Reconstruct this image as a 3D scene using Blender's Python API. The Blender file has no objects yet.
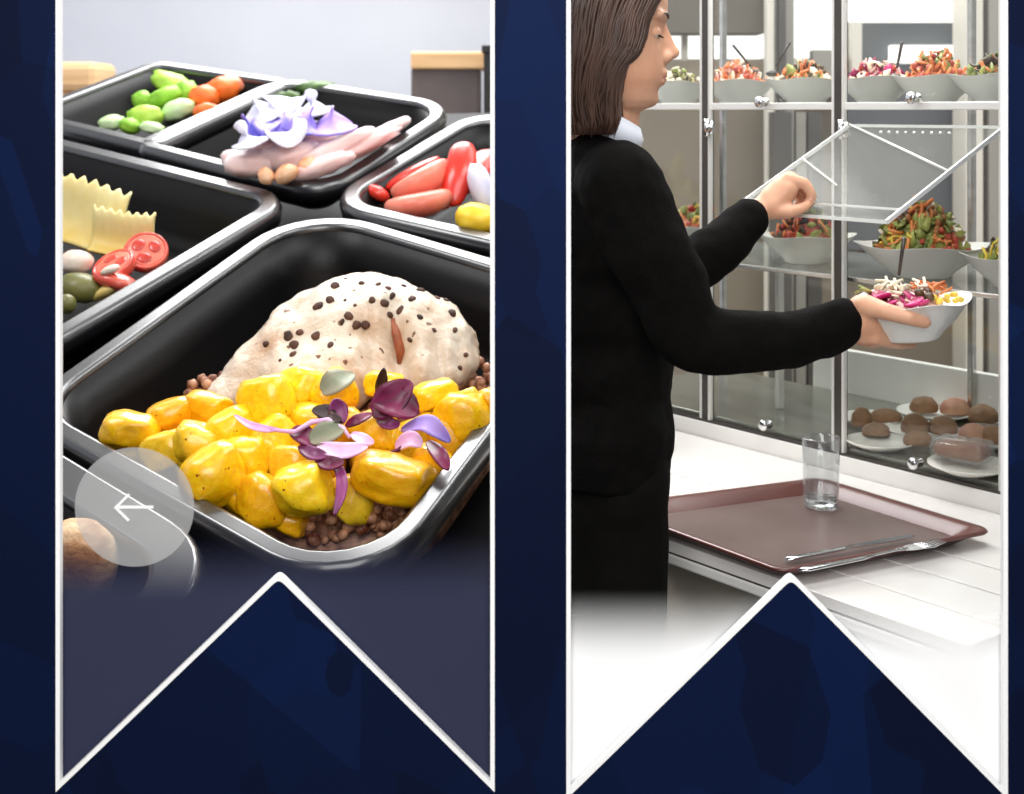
import bpy, bmesh, math, random
from mathutils import Vector, Matrix, Euler, noise
random.seed(7)
SC = bpy.context.scene
COL = SC.collection
PI = math.pi

# ------------------------------------------------------------------ camera
F_PX, CX, HY, CAM_Z = 1400.0, 512.0, 110.0, 1.5      # focal length in pixels, principal point, eye height
cam_d = bpy.data.cameras.new('camera')
cam = bpy.data.objects.new('camera', cam_d); COL.objects.link(cam)
cam.location = (0, 0, CAM_Z); cam.rotation_euler = (PI/2, 0, 0)
cam_d.sensor_width = 36.0; cam_d.lens = F_PX/1024*36
cam_d.shift_y = -(397-HY)/1024
cam_d.clip_start = .05
cam_d.dof.use_dof = True; cam_d.dof.focus_distance = 2.35; cam_d.dof.aperture_fstop = 5.2
SC.camera = cam

def W(px, py, y):
    """point of the place at depth y seen at pixel px, py"""
    return Vector(((px-CX)/F_PX*y, y, CAM_Z-(py-HY)/F_PX*y))

# ------------------------------------------------------------------ objects
def link(o):
    COL.objects.link(o); return o

def tag(o, label=None, cat=None, group=None, kind=None):
    if label: o['label'] = label
    if cat: o['category'] = cat
    if group: o['group'] = group
    if kind: o['kind'] = kind
    return o

def thing(name, label, cat, mw=None, group=None):
    o = link(bpy.data.objects.new(name, None)); o.empty_display_size = .05
    if mw is not None: o.matrix_world = mw
    return tag(o, label, cat, group)

def mobj(name, bm, mat, parent=None, smooth=True, mw=None):
    me = bpy.data.meshes.new(name)
    bmesh.ops.recalc_face_normals(bm, faces=bm.faces[:])
    for f in bm.faces: f.smooth = smooth
    bm.to_mesh(me); bm.free()
    if isinstance(mat, (list, tuple)):
        for m in mat: me.materials.append(m)
    else: me.materials.append(mat)
    o = link(bpy.data.objects.new(name, me))
    if parent is not None: o.parent = parent
    if mw is not None: o.matrix_world = mw
    return o

def from_mesh(name, me, parent=None, mw=None):
    o = link(bpy.data.objects.new(name, me))
    if parent is not None: o.parent = parent
    if mw is not None: o.matrix_world = mw
    return o

def struct(name, bm, mat, smooth=False, label=None):
    o = mobj(name, bm, mat, None, smooth); o['kind'] = 'structure'
    if label: o['label'] = label
    return o

def T(v): return Matrix.Translation(Vector(v))
def frame(o, x, y, z):
    m = Matrix((x, y, z)).transposed().to_4x4(); m.translation = Vector(o); return m

def bevel_mod(o, w, seg=2, angle=.6):
    m = o.modifiers.new('bevel', 'BEVEL'); m.width = w; m.segments = seg; m.limit_method = 'ANGLE'; m.angle_limit = angle
    m.harden_normals = False
    return o

# ------------------------------------------------------------------ mesh pieces
def add_box(bm, c, s, rot=None):
    m = (T(c) @ (rot.to_4x4() if rot is not None else Matrix.Identity(4)) @ Matrix.Diagonal((s[0], s[1], s[2], 1)))
    return bmesh.ops.create_cube(bm, size=1, matrix=m)['verts']

def add_bar(bm, a, b, w, t, up=Vector((0, 0, 1))):
    """a rectangular bar from a to b, w across (horizontal), t along up"""
    a, b = Vector(a), Vector(b); d = b-a; L = d.length; d.normalize()
    x = d.cross(up)
    if x.length < 1e-5: x = Vector((1, 0, 0))
    x.normalize(); z = x.cross(d).normalized()
    m = Matrix((x, d, z)).transposed().to_4x4(); m.translation = (a+b)/2
    return bmesh.ops.create_cube(bm, size=1, matrix=m @ Matrix.Diagonal((w, L, t, 1)))['verts']

def ring(bm, pts): return [bm.verts.new(p) for p in pts]
def bridge(bm, r1, r2):
    n = len(r1)
    for i in range(n):
        bm.faces.new((r1[i], r1[(i+1) % n], r2[(i+1) % n], r2[i]))
def fan(bm, r, c):
    v = bm.verts.new(c); n = len(r)
    for i in range(n): bm.faces.new((r[i], r[(i+1) % n], v))

def add_tube(bm, pts, rad, seg=8, caps=True, flat=1.0):
    """tube through pts with radius (or list of radii)"""
    pts = [Vector(p) for p in pts]; n = len(pts)
    rs = rad if isinstance(rad, (list, tuple)) else [rad]*n
    prev = None; rings = []
    for i, p in enumerate(pts):
        d = (pts[min(i+1, n-1)]-pts[max(i-1, 0)]).normalized()
        if prev is None:
            x = d.cross(Vector((0, 0, 1)))
            if x.length < 1e-4: x = d.cross(Vector((0, 1, 0)))
        else: x = prev-d*prev.dot(d)
        x.normalize(); prev = x; y = d.cross(x)
        rings.append(ring(bm, [p+(x*math.cos(2*PI*k/seg)+y*math.sin(2*PI*k/seg)*flat)*rs[i] for k in range(seg)]))
    for a, b in zip(rings, rings[1:]): bridge(bm, a, b)
    if caps:
        bm.faces.new(rings[0][::-1]); bm.faces.new(rings[-1])

def add_lathe(bm, prof, seg=32, m=None, closed=False):
    """prof: list of (r, z); r==0 ends become poles"""
    m = m or Matrix.Identity(4); rings = []
    for r, z in prof:
        if r <= 1e-6: rings.append(m @ Vector((0, 0, z)))
        else: rings.append(ring(bm, [m @ Vector((r*math.cos(2*PI*k/seg), r*math.sin(2*PI*k/seg), z)) for k in range(seg)]))
    for a, b in zip(rings, rings[1:]):
        if isinstance(a, Vector) and isinstance(b, Vector): continue
        if isinstance(a, Vector): fan(bm, b, a)
        elif isinstance(b, Vector): fan(bm, a, b)
        else: bridge(bm, a, b)
    if closed: bridge(bm, rings[-1], rings[0])

def add_prism(bm, poly, dz, m=None):
    """polygon (u,v) extruded by dz along local z, m places it"""
    m = m or Matrix.Identity(4)
    a = [bm.verts.new(m @ Vector((p[0], p[1], 0))) for p in poly]
    b = [bm.verts.new(m @ Vector((p[0], p[1], dz))) for p in poly]
    bridge(bm, a, b); bm.faces.new(a[::-1]); bm.faces.new(b)

def add_ball(bm, c, r, m=None, sub=2):
    s = r if isinstance(r, (list, tuple, Vector)) else (r, r, r)
    mm = T(c) @ (m.to_4x4() if m is not None else Matrix.Identity(4)) @ Matrix.Diagonal((s[0], s[1], s[2], 1))
    return bmesh.ops.create_icosphere(bm, subdivisions=sub, radius=1, matrix=mm)['verts']

def add_cone(bm, a, b, ra, rb, seg=16):
    """tapered capsule from a to b"""
    a, b = Vector(a), Vector(b); d = (b-a)
    L = d.length; z = d.normalized(); x = z.orthogonal().normalized(); y = z.cross(x)
    prof = []
    for k in range(5): t = PI/2*k/4; prof.append((ra*math.sin(t), -ra*math.cos(t)))
    for k in range(5): t = PI/2*k/4; prof.append((rb*math.cos(t), L+rb*math.sin(t)))
    prof[0] = (0, prof[0][1]); prof[-1] = (0, prof[-1][1])
    add_lathe(bm, prof, seg, frame(a, x, y, z))

def jitter(bm, amp, freq, seed=0, verts=None):
    off = Vector((seed*3.7, seed*1.3, seed*5.1))
    bm.normal_update()
    for v in (verts or bm.verts):
        v.co += v.normal*amp*noise.noise(v.co*freq+off)

def remesh(bm, voxel, smooth=4, name='tmp'):
    """fuse everything in bm into one continuous surface; returns a new bmesh"""
    me = bpy.data.meshes.new(name)
    bmesh.ops.recalc_face_normals(bm, faces=bm.faces[:])
    bm.to_mesh(me); bm.free()
    o = link(bpy.data.objects.new(name, me))
    r = o.modifiers.new('r', 'REMESH'); r.mode = 'VOXEL'; r.voxel_size = voxel; r.use_smooth_shade = True
    s = o.modifiers.new('s', 'SMOOTH'); s.iterations = smooth; s.factor = .5
    dg = bpy.context.evaluated_depsgraph_get(); dg.update()
    ev = o.evaluated_get(dg); out = bmesh.new(); out.from_mesh(ev.to_mesh()); ev.to_mesh_clear()
    bpy.data.objects.remove(o); bpy.data.meshes.remove(me)
    return out

# ------------------------------------------------------------------ materials
def lin(c):
    return tuple(((x/255)/12.92 if x/255 <= .04045 else ((x/255+.055)/1.055)**2.4) for x in c)+(1,)

def mat(name, c1, c2=None, rough=.5, metal=0, scale=8, detail=3, bump=0, bscale=None, spec=.5, sss=0, sub_c=None, lo=.35, hi=.65, coat=0, stretch=None, speck=None, speck_scale=70, speck_at=.68):
    m = bpy.data.materials.new(name); m.use_nodes = True
    nt = m.node_tree; b = nt.nodes['Principled BSDF']
    b.inputs['Roughness'].default_value = rough; b.inputs['Metallic'].default_value = metal
    b.inputs['Specular IOR Level'].default_value = spec
    b.inputs['Coat Weight'].default_value = coat; b.inputs['Coat Roughness'].default_value = .12
    if sss:
        b.inputs['Subsurface Weight'].default_value = sss; b.inputs['Subsurface Scale'].default_value = .02
        b.inputs['Subsurface Radius'].default_value = (1, .5, .25)
    b.inputs['Base Color'].default_value = lin(c1)
    tc = nt.nodes.new('ShaderNodeTexCoord'); src = tc.outputs['Object']
    if stretch:
        mp = nt.nodes.new('ShaderNodeMapping'); mp.inputs['Scale'].default_value = stretch
        nt.links.new(src, mp.inputs[0]); src = mp.outputs[0]
    if c2 is not None:
        n = nt.nodes.new('ShaderNodeTexNoise'); n.inputs['Scale'].default_value = scale; n.inputs['Detail'].default_value = detail
        r = nt.nodes.new('ShaderNodeValToRGB')
        r.color_ramp.elements[0].position = lo; r.color_ramp.elements[1].position = hi
        r.color_ramp.elements[0].color = lin(c1); r.color_ramp.elements[1].color = lin(c2)
        nt.links.new(src, n.inputs['Vector']); nt.links.new(n.outputs['Fac'], r.inputs[0]); nt.links.new(r.outputs[0], b.inputs['Base Color'])
    if speck is not None:
        n3 = nt.nodes.new('ShaderNodeTexNoise'); n3.inputs['Scale'].default_value = speck_scale; n3.inputs['Detail'].default_value = 1
        r3 = nt.nodes.new('ShaderNodeValToRGB'); r3.color_ramp.elements[0].position = speck_at; r3.color_ramp.elements[1].position = speck_at+.03
        mx = nt.nodes.new('ShaderNodeMix'); mx.data_type = 'RGBA'; mx.inputs[7].default_value = lin(speck)
        nt.links.new(src, n3.inputs['Vector']); nt.links.new(n3.outputs['Fac'], r3.inputs[0]); nt.links.new(r3.outputs[0], mx.inputs[0])
        nt.links.new(r.outputs[0], mx.inputs[6]); nt.links.new(mx.outputs[2], b.inputs['Base Color'])
    if bump:
        n2 = nt.nodes.new('ShaderNodeTexNoise'); n2.inputs['Scale'].default_value = bscale or scale*3; n2.inputs['Detail'].default_value = 4
        bp = nt.nodes.new('ShaderNodeBump'); bp.inputs['Strength'].default_value = bump; bp.inputs['Distance'].default_value = .01
        nt.links.new(src, n2.inputs['Vector']); nt.links.new(n2.outputs['Fac'], bp.inputs['Height']); nt.links.new(bp.outputs[0], b.inputs['Normal'])
    return m

def glass_mat(name, tint=(1, 1, 1), gloss=.12, rough=.02, haze=0, haze_c=(200, 200, 200)):
    """clear pane: see-through with a mirror-like sheen that grows at grazing angles"""
    m = bpy.data.materials.new(name); m.use_nodes = True; nt = m.node_tree; nt.nodes.clear()
    out = nt.nodes.new('ShaderNodeOutputMaterial')
    t = nt.nodes.new('ShaderNodeBsdfTransparent'); t.inputs[0].default_value = (*tint, 1)
    g = nt.nodes.new('ShaderNodeBsdfGlossy'); g.inputs['Roughness'].default_value = rough
    lw = nt.nodes.new('ShaderNodeLayerWeight'); lw.inputs[0].default_value = .5
    pw = nt.nodes.new('ShaderNodeMath'); pw.operation = 'POWER'; pw.inputs[1].default_value = 3.2
    mm = nt.nodes.new('ShaderNodeMath'); mm.operation = 'MULTIPLY_ADD'; mm.inputs[1].default_value = gloss*5; mm.inputs[2].default_value = gloss*.4; mm.use_clamp = True
    nt.links.new(lw.outputs['Facing'], pw.inputs[0]); nt.links.new(pw.outputs[0], mm.inputs[0])
    mx = nt.nodes.new('ShaderNodeMixShader'); nt.links.new(mm.outputs[0], mx.inputs[0])
    nt.links.new(t.outputs[0], mx.inputs[1]); nt.links.new(g.outputs[0], mx.inputs[2])
    last = mx
    if haze:
        d = nt.nodes.new('ShaderNodeBsdfDiffuse'); d.inputs[0].default_value = lin(haze_c)
        m2 = nt.nodes.new('ShaderNodeMixShader'); m2.inputs[0].default_value = haze
        nt.links.new(mx.outputs[0], m2.inputs[1]); nt.links.new(d.outputs[0], m2.inputs[2]); last = m2
    nt.links.new(last.outputs[0], out.inputs[0])
    return m

def emit_mat(name, c, s):
    m = bpy.data.materials.new(name); m.use_nodes = True; nt = m.node_tree; nt.nodes.clear()
    out = nt.nodes.new('ShaderNodeOutputMaterial'); e = nt.nodes.new('ShaderNodeEmission')
    e.inputs[0].default_value = lin(c); e.inputs[1].default_value = s; nt.links.new(e.outputs[0], out.inputs[0])
    return m
# ================================================================== the setting
WF, WB = 1.90, 1.912            # front and back face of the navy display wall
def wz(py, y=WF): return CAM_Z-(py-HY)/F_PX*y
def wx(px, y=WF): return (px-CX)/F_PX*y

def navy_mat():
    m = bpy.data.materials.new('navy_facets'); m.use_nodes = True; nt = m.node_tree; b = nt.nodes['Principled BSDF']
    b.inputs['Roughness'].default_value = .6; b.inputs['Specular IOR Level'].default_value = .1
    tc = nt.nodes.new('ShaderNodeTexCoord')
    mp = nt.nodes.new('ShaderNodeMapping'); mp.inputs['Scale'].default_value = (1, 1, .62); mp.inputs['Rotation'].default_value = (0, .5, 0)
    v = nt.nodes.new('ShaderNodeTexVoronoi'); v.feature = 'F1'; v.distance = 'MANHATTAN'; v.inputs['Scale'].default_value = 6
    v2 = nt.nodes.new('ShaderNodeTexVoronoi'); v2.feature = 'F1'; v2.inputs['Scale'].default_value = 3.3
    r = nt.nodes.new('ShaderNodeValToRGB'); r.color_ramp.interpolation = 'LINEAR'
    r.color_ramp.elements[0].color = lin((0, 8, 35)); r.color_ramp.elements[1].color = lin((4, 26, 68))
    e = r.color_ramp.elements.new(.5); e.color = lin((1, 16, 49))
    ad = nt.nodes.new('ShaderNodeMix'); ad.data_type = 'FLOAT'; ad.inputs[0].default_value = .5
    nt.links.new(tc.outputs['Object'], mp.inputs[0])
    nt.links.new(mp.outputs[0], v.inputs['Vector']); nt.links.new(mp.outputs[0], v2.inputs['Vector'])
    s1 = nt.nodes.new('ShaderNodeSeparateColor'); s2 = nt.nodes.new('ShaderNodeSeparateColor')
    nt.links.new(v.outputs['Color'], s1.inputs[0]); nt.links.new(v2.outputs['Color'], s2.inputs[0])
    nt.links.new(s1.outputs[0], ad.inputs[2]); nt.links.new(s2.outputs[1], ad.inputs[3])
    nt.links.new(ad.outputs[0], r.inputs[0]); nt.links.new(r.outputs[0], b.inputs['Base Color'])
    return m

M_NAVY = navy_mat()
M_WHITE = mat('white_paint', (250, 250, 250), rough=.6, spec=.2)
TOP = wz(-330)
# pennant windows: x left, x right, y of the lower tips, apex x and y (centre line of the white outline)
PEN = [dict(l=58.5, r=492.5, by=786, ax=279, ay=575), dict(l=568.5, r=1005, by=793, ax=790.5, ay=576)]

def pen_poly(p, grow):
    """pennant outline grown outwards by grow pixels (top, clockwise)"""
    g = grow
    s = (p['by']-p['ay'])/((p['r']-p['l'])/2); k = math.hypot(1, s)
    tip = g*(k+s)
    top = -300
    pts = [(p['l']-g, top), (p['r']+g, top), (p['r']+g, p['by']+tip)]
    ay = p['ay']+g*k
    n = 5
    for i in range(n+1):                                 # rounded apex
        t = (i/n-.5)*2; rr = 6
        pts.append((p['ax']-t*rr, ay+abs(t)**1.6*rr*s*.62+rr*s*.38))
    pts.append((p['l']-g, p['by']+tip))
    return [(wx(x), wz(y)) for x, y in pts]

def build_front_wall():
    bm = bmesh.new()
    xl, xr, zb, zt = wx(-900), wx(1900), 0.0, TOP
    outer = [(xl, zb), (xr, zb), (xr, zt), (xl, zt)]
    loops = [outer]+[pen_poly(p, 0) for p in PEN]
    fv, edges = [], []
    for lp in loops:
        vs = [bm.verts.new((x, WF, z)) for x, z in lp]; fv.append(vs)
        for i in range(len(vs)): edges.append(bm.edges.new((vs[i], vs[(i+1) % len(vs)])))
    bmesh.ops.triangle_fill(bm, use_beauty=True, use_dissolve=False, edges=edges, normal=(0, -1, 0))
    for f in [f for f in bm.faces]:
        c = f.calc_center_median()
        for lp in loops[1:]:
            # drop faces inside a pennant
            inside = False; n = len(lp); j = n-1
            for i in range(n):
                if ((lp[i][1] > c.z) != (lp[j][1] > c.z)) and (c.x < (lp[j][0]-lp[i][0])*(c.z-lp[i][1])/(lp[j][1]-lp[i][1])+lp[i][0]): inside = not inside
                j = i
            if inside: bm.faces.remove(f); break
    r = bmesh.ops.extrude_face_region(bm, geom=bm.faces[:])
    for v in [g for g in r['geom'] if isinstance(g, bmesh.types.BMVert)]: v.co.y = WB
    struct('wall_front', bm, M_NAVY)
build_front_wall()

for i, p in enumerate(PEN):
    bm = bmesh.new()
    a, b = pen_poly(p, 2.2), pen_poly(p, -2.2)
    y0, y1 = WF-.003, WF+.009
    A0 = ring(bm, [(x, y0, z) for x, z in a]); B0 = ring(bm, [(x, y0, z) for x, z in b])
    A1 = ring(bm, [(x, y1, z) for x, z in a]); B1 = ring(bm, [(x, y1, z) for x, z in b])
    bridge(bm, A0, B0); bridge(bm, A1, B1); bridge(bm, A0, A1); bridge(bm, B0, B1)
    struct('trim_%d' % (i+1), bm, M_WHITE)

def film_mat(name, c, z0, z1):
    """coloured film on the window pane: clear above z0, solid below z1"""
    m = bpy.data.materials.new(name); m.use_nodes = True; nt = m.node_tree; nt.nodes.clear()
    out = nt.nodes.new('ShaderNodeOutputMaterial')
    tc = nt.nodes.new('ShaderNodeTexCoord'); sp = nt.nodes.new('ShaderNodeSeparateXYZ'); nt.links.new(tc.outputs['Object'], sp.inputs[0])
    mr = nt.nodes.new('ShaderNodeMapRange'); mr.interpolation_type = 'SMOOTHSTEP'
    mr.inputs['From Min'].default_value = z0; mr.inputs['From Max'].default_value = z1
    nt.links.new(sp.outputs['Z'], mr.inputs['Value'])
    t = nt.nodes.new('ShaderNodeBsdfTransparent'); d = nt.nodes.new('ShaderNodeBsdfDiffuse'); d.inputs[0].default_value = lin(c)
    mx = nt.nodes.new('ShaderNodeMixShader')
    nt.links.new(mr.outputs[0], mx.inputs[0]); nt.links.new(t.outputs[0], mx.inputs[1]); nt.links.new(d.outputs[0], mx.inputs[2])
    nt.links.new(mx.outputs[0], out.inputs[0])
    return m
FILM = [((54, 57, 78), 528, 604), ((255, 255, 255), 588, 668)]
for i, p in enumerate(PEN):
    c, ya, yb = FILM[i]
    bm = bmesh.new()
    lp = pen_poly(p, .5); y0 = WF+.013
    A = ring(bm, [(x, y0, z) for x, z in lp]); bm.faces.new(A)
    struct('window_%d' % (i+1), bm, film_mat('graded_film_%d' % i, c, wz(ya, y0), wz(yb, y0)),
           label=('slate grey graded film on the pennant window over the food trays' if i == 0 else 'white graded film on the pennant window over the salad counter'))

# floor and the room shell behind the display wall
M_FLOOR = mat('floor_tiles', (150, 146, 138), (168, 163, 154), rough=.5, scale=3)
bm = bmesh.new(); add_box(bm, (0, 3, -.05), (7, 10, .1)); struct('floor', bm, M_FLOOR)
M_GREY = mat('grey_wall', (196, 199, 208), (202, 205, 213), rough=.8, scale=1.5, spec=.1)
LBY = 6.6
bm = bmesh.new(); add_box(bm, (-1.75, LBY+.05, 1.6), (3.5, .1, 3.2)); struct('wall_back', bm, M_GREY)
bm = bmesh.new(); add_box(bm, (-2.75, 4.3, 1.6), (.1, 4.7, 3.2)); struct('wall_left', bm, M_GREY)
# ================================================================== the food trays
PITCH, ROLL, D0 = math.radians(22.5), math.radians(-1.5), 2.75
LN = Vector((math.sin(ROLL)*math.cos(PITCH), -math.sin(PITCH), math.cos(ROLL)*math.cos(PITCH)))   # normal of the sloped counter
LX = (Vector((1, 0, 0))-LN*LN.x).normalized(); LY = LN.cross(LX)
LO = W(280, 390, D0)
CAMP = Vector((0, 0, CAM_Z))
def LP(px, py, h=0):
    r = W(px, py, 1)-CAMP
    k = (LN.dot(LO-CAMP)+h)/LN.dot(r)
    return CAMP+r*k
def uv(px, py):
    v = LP(px, py)-LO; return (v.dot(LX), v.dot(LY))
def LF(p): return frame(p, LX, LY, LN)
FR0 = LF(LO)
def LL(px, py, h=0):
    """pixel on the plane h above the lips -> local coordinates of the counter frame"""
    v = LP(px, py, h)-LO; return Vector((v.dot(LX), v.dot(LY), v.dot(LN)))

M_TRAY = mat('black_plastic', (9, 8, 9), (13, 12, 12), rough=.36, scale=5, spec=.22, bump=.04, bscale=60)
M_RIM = mat('black_plastic_lip', (20, 20, 23), rough=.34, spec=1, coat=1)
M_TABLE = mat('dark_counter', (9, 8, 10), (14, 12, 14), rough=.5, scale=4, spec=.2)

def isect(p, d, q, e):
    den = d[0]*e[1]-d[1]*e[0]; t = ((q[0]-p[0])*e[1]-(q[1]-p[1])*e[0])/den
    return (p[0]+d[0]*t, p[1]+d[1]*t)
def quad_from_lines(lines):
    """lines: 4 pixel segments in order; corners = crossings of neighbours, as (u,v), counter-clockwise"""
    L = [(uv(*a), uv(*b)) for a, b in lines]; c = []
    for i in range(4):
        (a, b), (p, q) = L[i], L[(i+1) % 4]
        c.append(isect(a, (b[0]-a[0], b[1]-a[1]), p, (q[0]-p[0], q[1]-p[1])))
    ar = sum(c[i][0]*c[(i+1) % 4][1]-c[(i+1) % 4][0]*c[i][1] for i in range(4))
    return c if ar > 0 else c[::-1]
def offset_quad(c, d):
    """move every edge inwards by d"""
    n = 4; E = []
    for i in range(n):
        a, b = Vector(c[i]), Vector(c[(i+1) % n]); t = (b-a).normalized(); nn = Vector((-t.y, t.x))
        E.append((a+nn*d, t))
    return [tuple(isect(E[i-1][0], E[i-1][1], E[i][0], E[i][1])) for i in range(n)]
def rquad(c, r, n=9):
    """rounded corners: list of (u,v), n points a corner"""
    out = []
    rr = r if isinstance(r, (list, tuple)) else [r]*4
    for i in range(4):
        p, a, b = Vector(c[i]), Vector(c[i-1]), Vector(c[(i+1) % 4])
        d1, d2 = (a-p), (b-p); l1, l2 = d1.length, d2.length; d1.normalize(); d2.normalize()
        half = d1.angle(d2)/2; L = min(max(rr[i], .002)/math.tan(half), l1*.47, l2*.47)
        p1, p2 = p+d1*L, p+d2*L
        for k in range(n):
            t = k/(n-1); w = 1/math.sin(half)*0+math.sin(half)      # rational arc
            B0, B1, B2 = (1-t)**2, 2*t*(1-t)*w, t*t
            out.append(tuple((p1*B0+p*B1+p2*B2)/(B0+B1+B2)))
    return out

def lip_rings(bm, c, r, lip, drop, thick=.012):
    """rolled lip around quad c (outer edge), lip wide, hanging drop: closed ring"""
    def R(d, z): return ring(bm, [(u, v, z) for u, v in rquad(offset_quad(c, d), [x-d*.85 for x in r])])
    prof = [(0, -drop), (-.004, -drop*.5), (0, -.010), (.006, -.003), (.011, .0), (.013, .0), (lip-.012, .0), (lip-.010, .0), (lip-.004, -.003), (lip, -.011),
            (lip, -.03), (lip-.008, -.03), (lip-.012, -thick), (.014, -thick), (.010, -drop)]
    rs = [R(d, z) for d, z in prof]
    for a, b in zip(rs, rs[1:]): bridge(bm, a, b)
    bridge(bm, rs[-1], rs[0])
def well(bm, c, r, lip, H, draft=.055, thick=.008):
    def R(d, z): return ring(bm, [(u, v, z) for u, v in rquad(offset_quad(c, lip-.001+d), [max(.02, x-lip*.85-d*.5) for x in r])])
    ins = [R(0, -.012), R(draft*.5, -H*.5), R(draft, -H+.03), R(draft+.008, -H+.012), R(draft+.03, -H)]
    outs = [R(-thick+draft+.03, -H-thick), R(-thick+draft, -H+.02), R(-thick, -.012)]
    for a, b in zip(ins, ins[1:]): bridge(bm, a, b)
    bm.faces.new(ins[-1]); bm.faces.new(outs[0]); bridge(bm, outs[0], outs[1]); bridge(bm, outs[1], outs[2]); bridge(bm, outs[2], ins[0])

def container(label, quads, H=.2, lip=.042, drop=.05):
    t = thing('food_container', label, 'food container', FR0)
    for c, r in quads:
        b = bmesh.new(); well(b, c, r, lip, H); mobj('compartment' if len(quads) > 1 else 'tray_body', b, M_TRAY, t)
        b = bmesh.new(); lip_rings(b, c, r, lip, drop); mobj('rim', b, M_RIM, t)
    return t

# edges as pixel segments, traced along the outer edge of each lip: left, back, right, near
QF = quad_from_lines([((61, 372), (268, 226)), ((390, 226), (495, 257)), ((499, 424), (428, 520)), ((60, 439), (280, 563))])
QT2 = quad_from_lines([((-230, 330), (-100, 215)), ((61, 137), (240, 181)), ((268, 214), (61.5, 337)), ((-160, 330), (-40, 405))])
QT1L = quad_from_lines([((62, 94), (152, 60)), ((164, 60), (404, 94)), ((284, 86), (166, 141)), ((61, 125), (207, 160))])
QT1R = quad_from_lines([((140, 138), (284, 74)), ((164, 58), (404, 94)), ((449, 113), (334, 188)), ((61, 126), (207, 163))])
QT4 = quad_from_lines([((452, 122), (337, 190)), ((470, 108), (600, 128)), ((556, 125), (540, 262)), ((354, 211), (495, 243))])
QT5 = quad_from_lines([((-160, 460), (-60, 380)), ((62, 450), (155, 506)), ((224, 560), (150, 640)), ((-150, 560), (-20, 640))])
# corner radii: near-left, near-right, back-right, back-left
container('black container of peppered chicken and yellow potatoes, biggest of the trays', [(QF, [.17, .17, .17, .20])], H=.22, lip=.046)
container('black container holding cream frilled pasta and tomato slices', [(QT2, [.1, .1, .11, .1])], H=.17, lip=.05)
container('two-compartment black container of green vegetables beside flower-topped shellfish', [(QT1L, [.03, .05, .05, .08]), (QT1R, [.06, .13, .13, .13])], H=.13, lip=.045)
container('black container with red pepper strips and a wedge of corn', [(QT4, [.13, .05, .05, .15])], H=.15, lip=.05)
container('dark container cut off below, holding a crumbed golden roll', [(QT5, [.16, .16, .18, .1])], H=.2, lip=.085)

# sloped counter under the trays
tb = thing('display_counter', 'dark sloped counter carrying the black food containers', 'counter', FR0)
bm = bmesh.new()
ZT = -.245
add_box(bm, (-.42, .55, ZT-.03), (1.86, 2.9, .05)); bevel_mod(mobj('countertop', bm, M_TABLE, tb, False), .006)
INV = FR0.inverted()
for (u, v) in ((-1.25, -.8), (.42, -.8), (-1.25, 1.9), (.42, 1.9)):
    p = FR0 @ Vector((u, v, ZT-.045)); bm = bmesh.new()
    add_box(bm, (p.x, p.y, p.z/2), (.07, .07, p.z)); bm.transform(INV); bevel_mod(mobj('leg', bm, M_TABLE, tb, False), .004)
# ================================================================== food in the trays
def lsize(px, py, h=0): return LP(px, py, h).y/F_PX        # metres in the place for one pixel there
def at(px, py, h): return LF(LP(px, py, h))

M_CHICK = mat('poached_chicken', (225, 211, 192), (192, 148, 110), rough=.36, scale=9, detail=8, bump=.9, bscale=30, sss=.1, lo=.46, hi=.8, stretch=(1, 1.6, .6), coat=.25, speck=(120, 82, 56), speck_scale=42, speck_at=.70)
M_CHICK2 = mat('chicken_seam', (122, 52, 30), (170, 96, 60), rough=.5, scale=20)
M_PEPPER = mat('cracked_pepper', (40, 22, 14), (92, 54, 34), rough=.7, scale=30)
M_POT = [mat('curried_potato_%d' % i, a, b, rough=.28, scale=6, detail=3, bump=.12, bscale=18, sss=.15, coat=.5, speck=(150, 84, 10), speck_scale=7, speck_at=.72) for i, (a, b) in enumerate([
    ((250, 200, 14), (244, 178, 6)), ((252, 214, 30), (250, 194, 14)), ((242, 166, 8), (248, 188, 16)), ((240, 190, 24), (248, 206, 50))])]
M_GRAIN = mat('buckwheat_grain', (104, 52, 30), (196, 142, 106), rough=.5, scale=40, detail=1)
M_SAUCE = mat('grain_bed', (38, 18, 12), (66, 32, 20), rough=.4, scale=25)

# --- chicken breast: one fused mound, in the counter frame, base on the grains
ch_base = LL(352, 372, -.13)
def chick_pt(px, py, h): return LL(px, py, h)-ch_base
bm = bmesh.new()
for (px, py, h, r, rr) in (((232), 396, -.10, .055, 0), (262, 372, -.07, .085, 0), (300, 352, -.05, .11, 0), (340, 335, -.03, .125, 0), (375, 328, -.02, .13, 0),
                           (410, 338, -.03, .115, 0), (430, 348, -.04, .095, 0), (446, 364, -.06, .068, 0), (330, 372, -.05, .10, 0), (300, 385, -.07, .09, 0), (412, 368, -.06, .095, 0)):
    add_ball(bm, chick_pt(px, py, h), (r, r*1.0, r*.92), sub=3)
bm = remesh(bm, .012, 10)
jitter(bm, .016, 8, 3); jitter(bm, .009, 19, 4); jitter(bm, .004, 45, 6)
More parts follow.
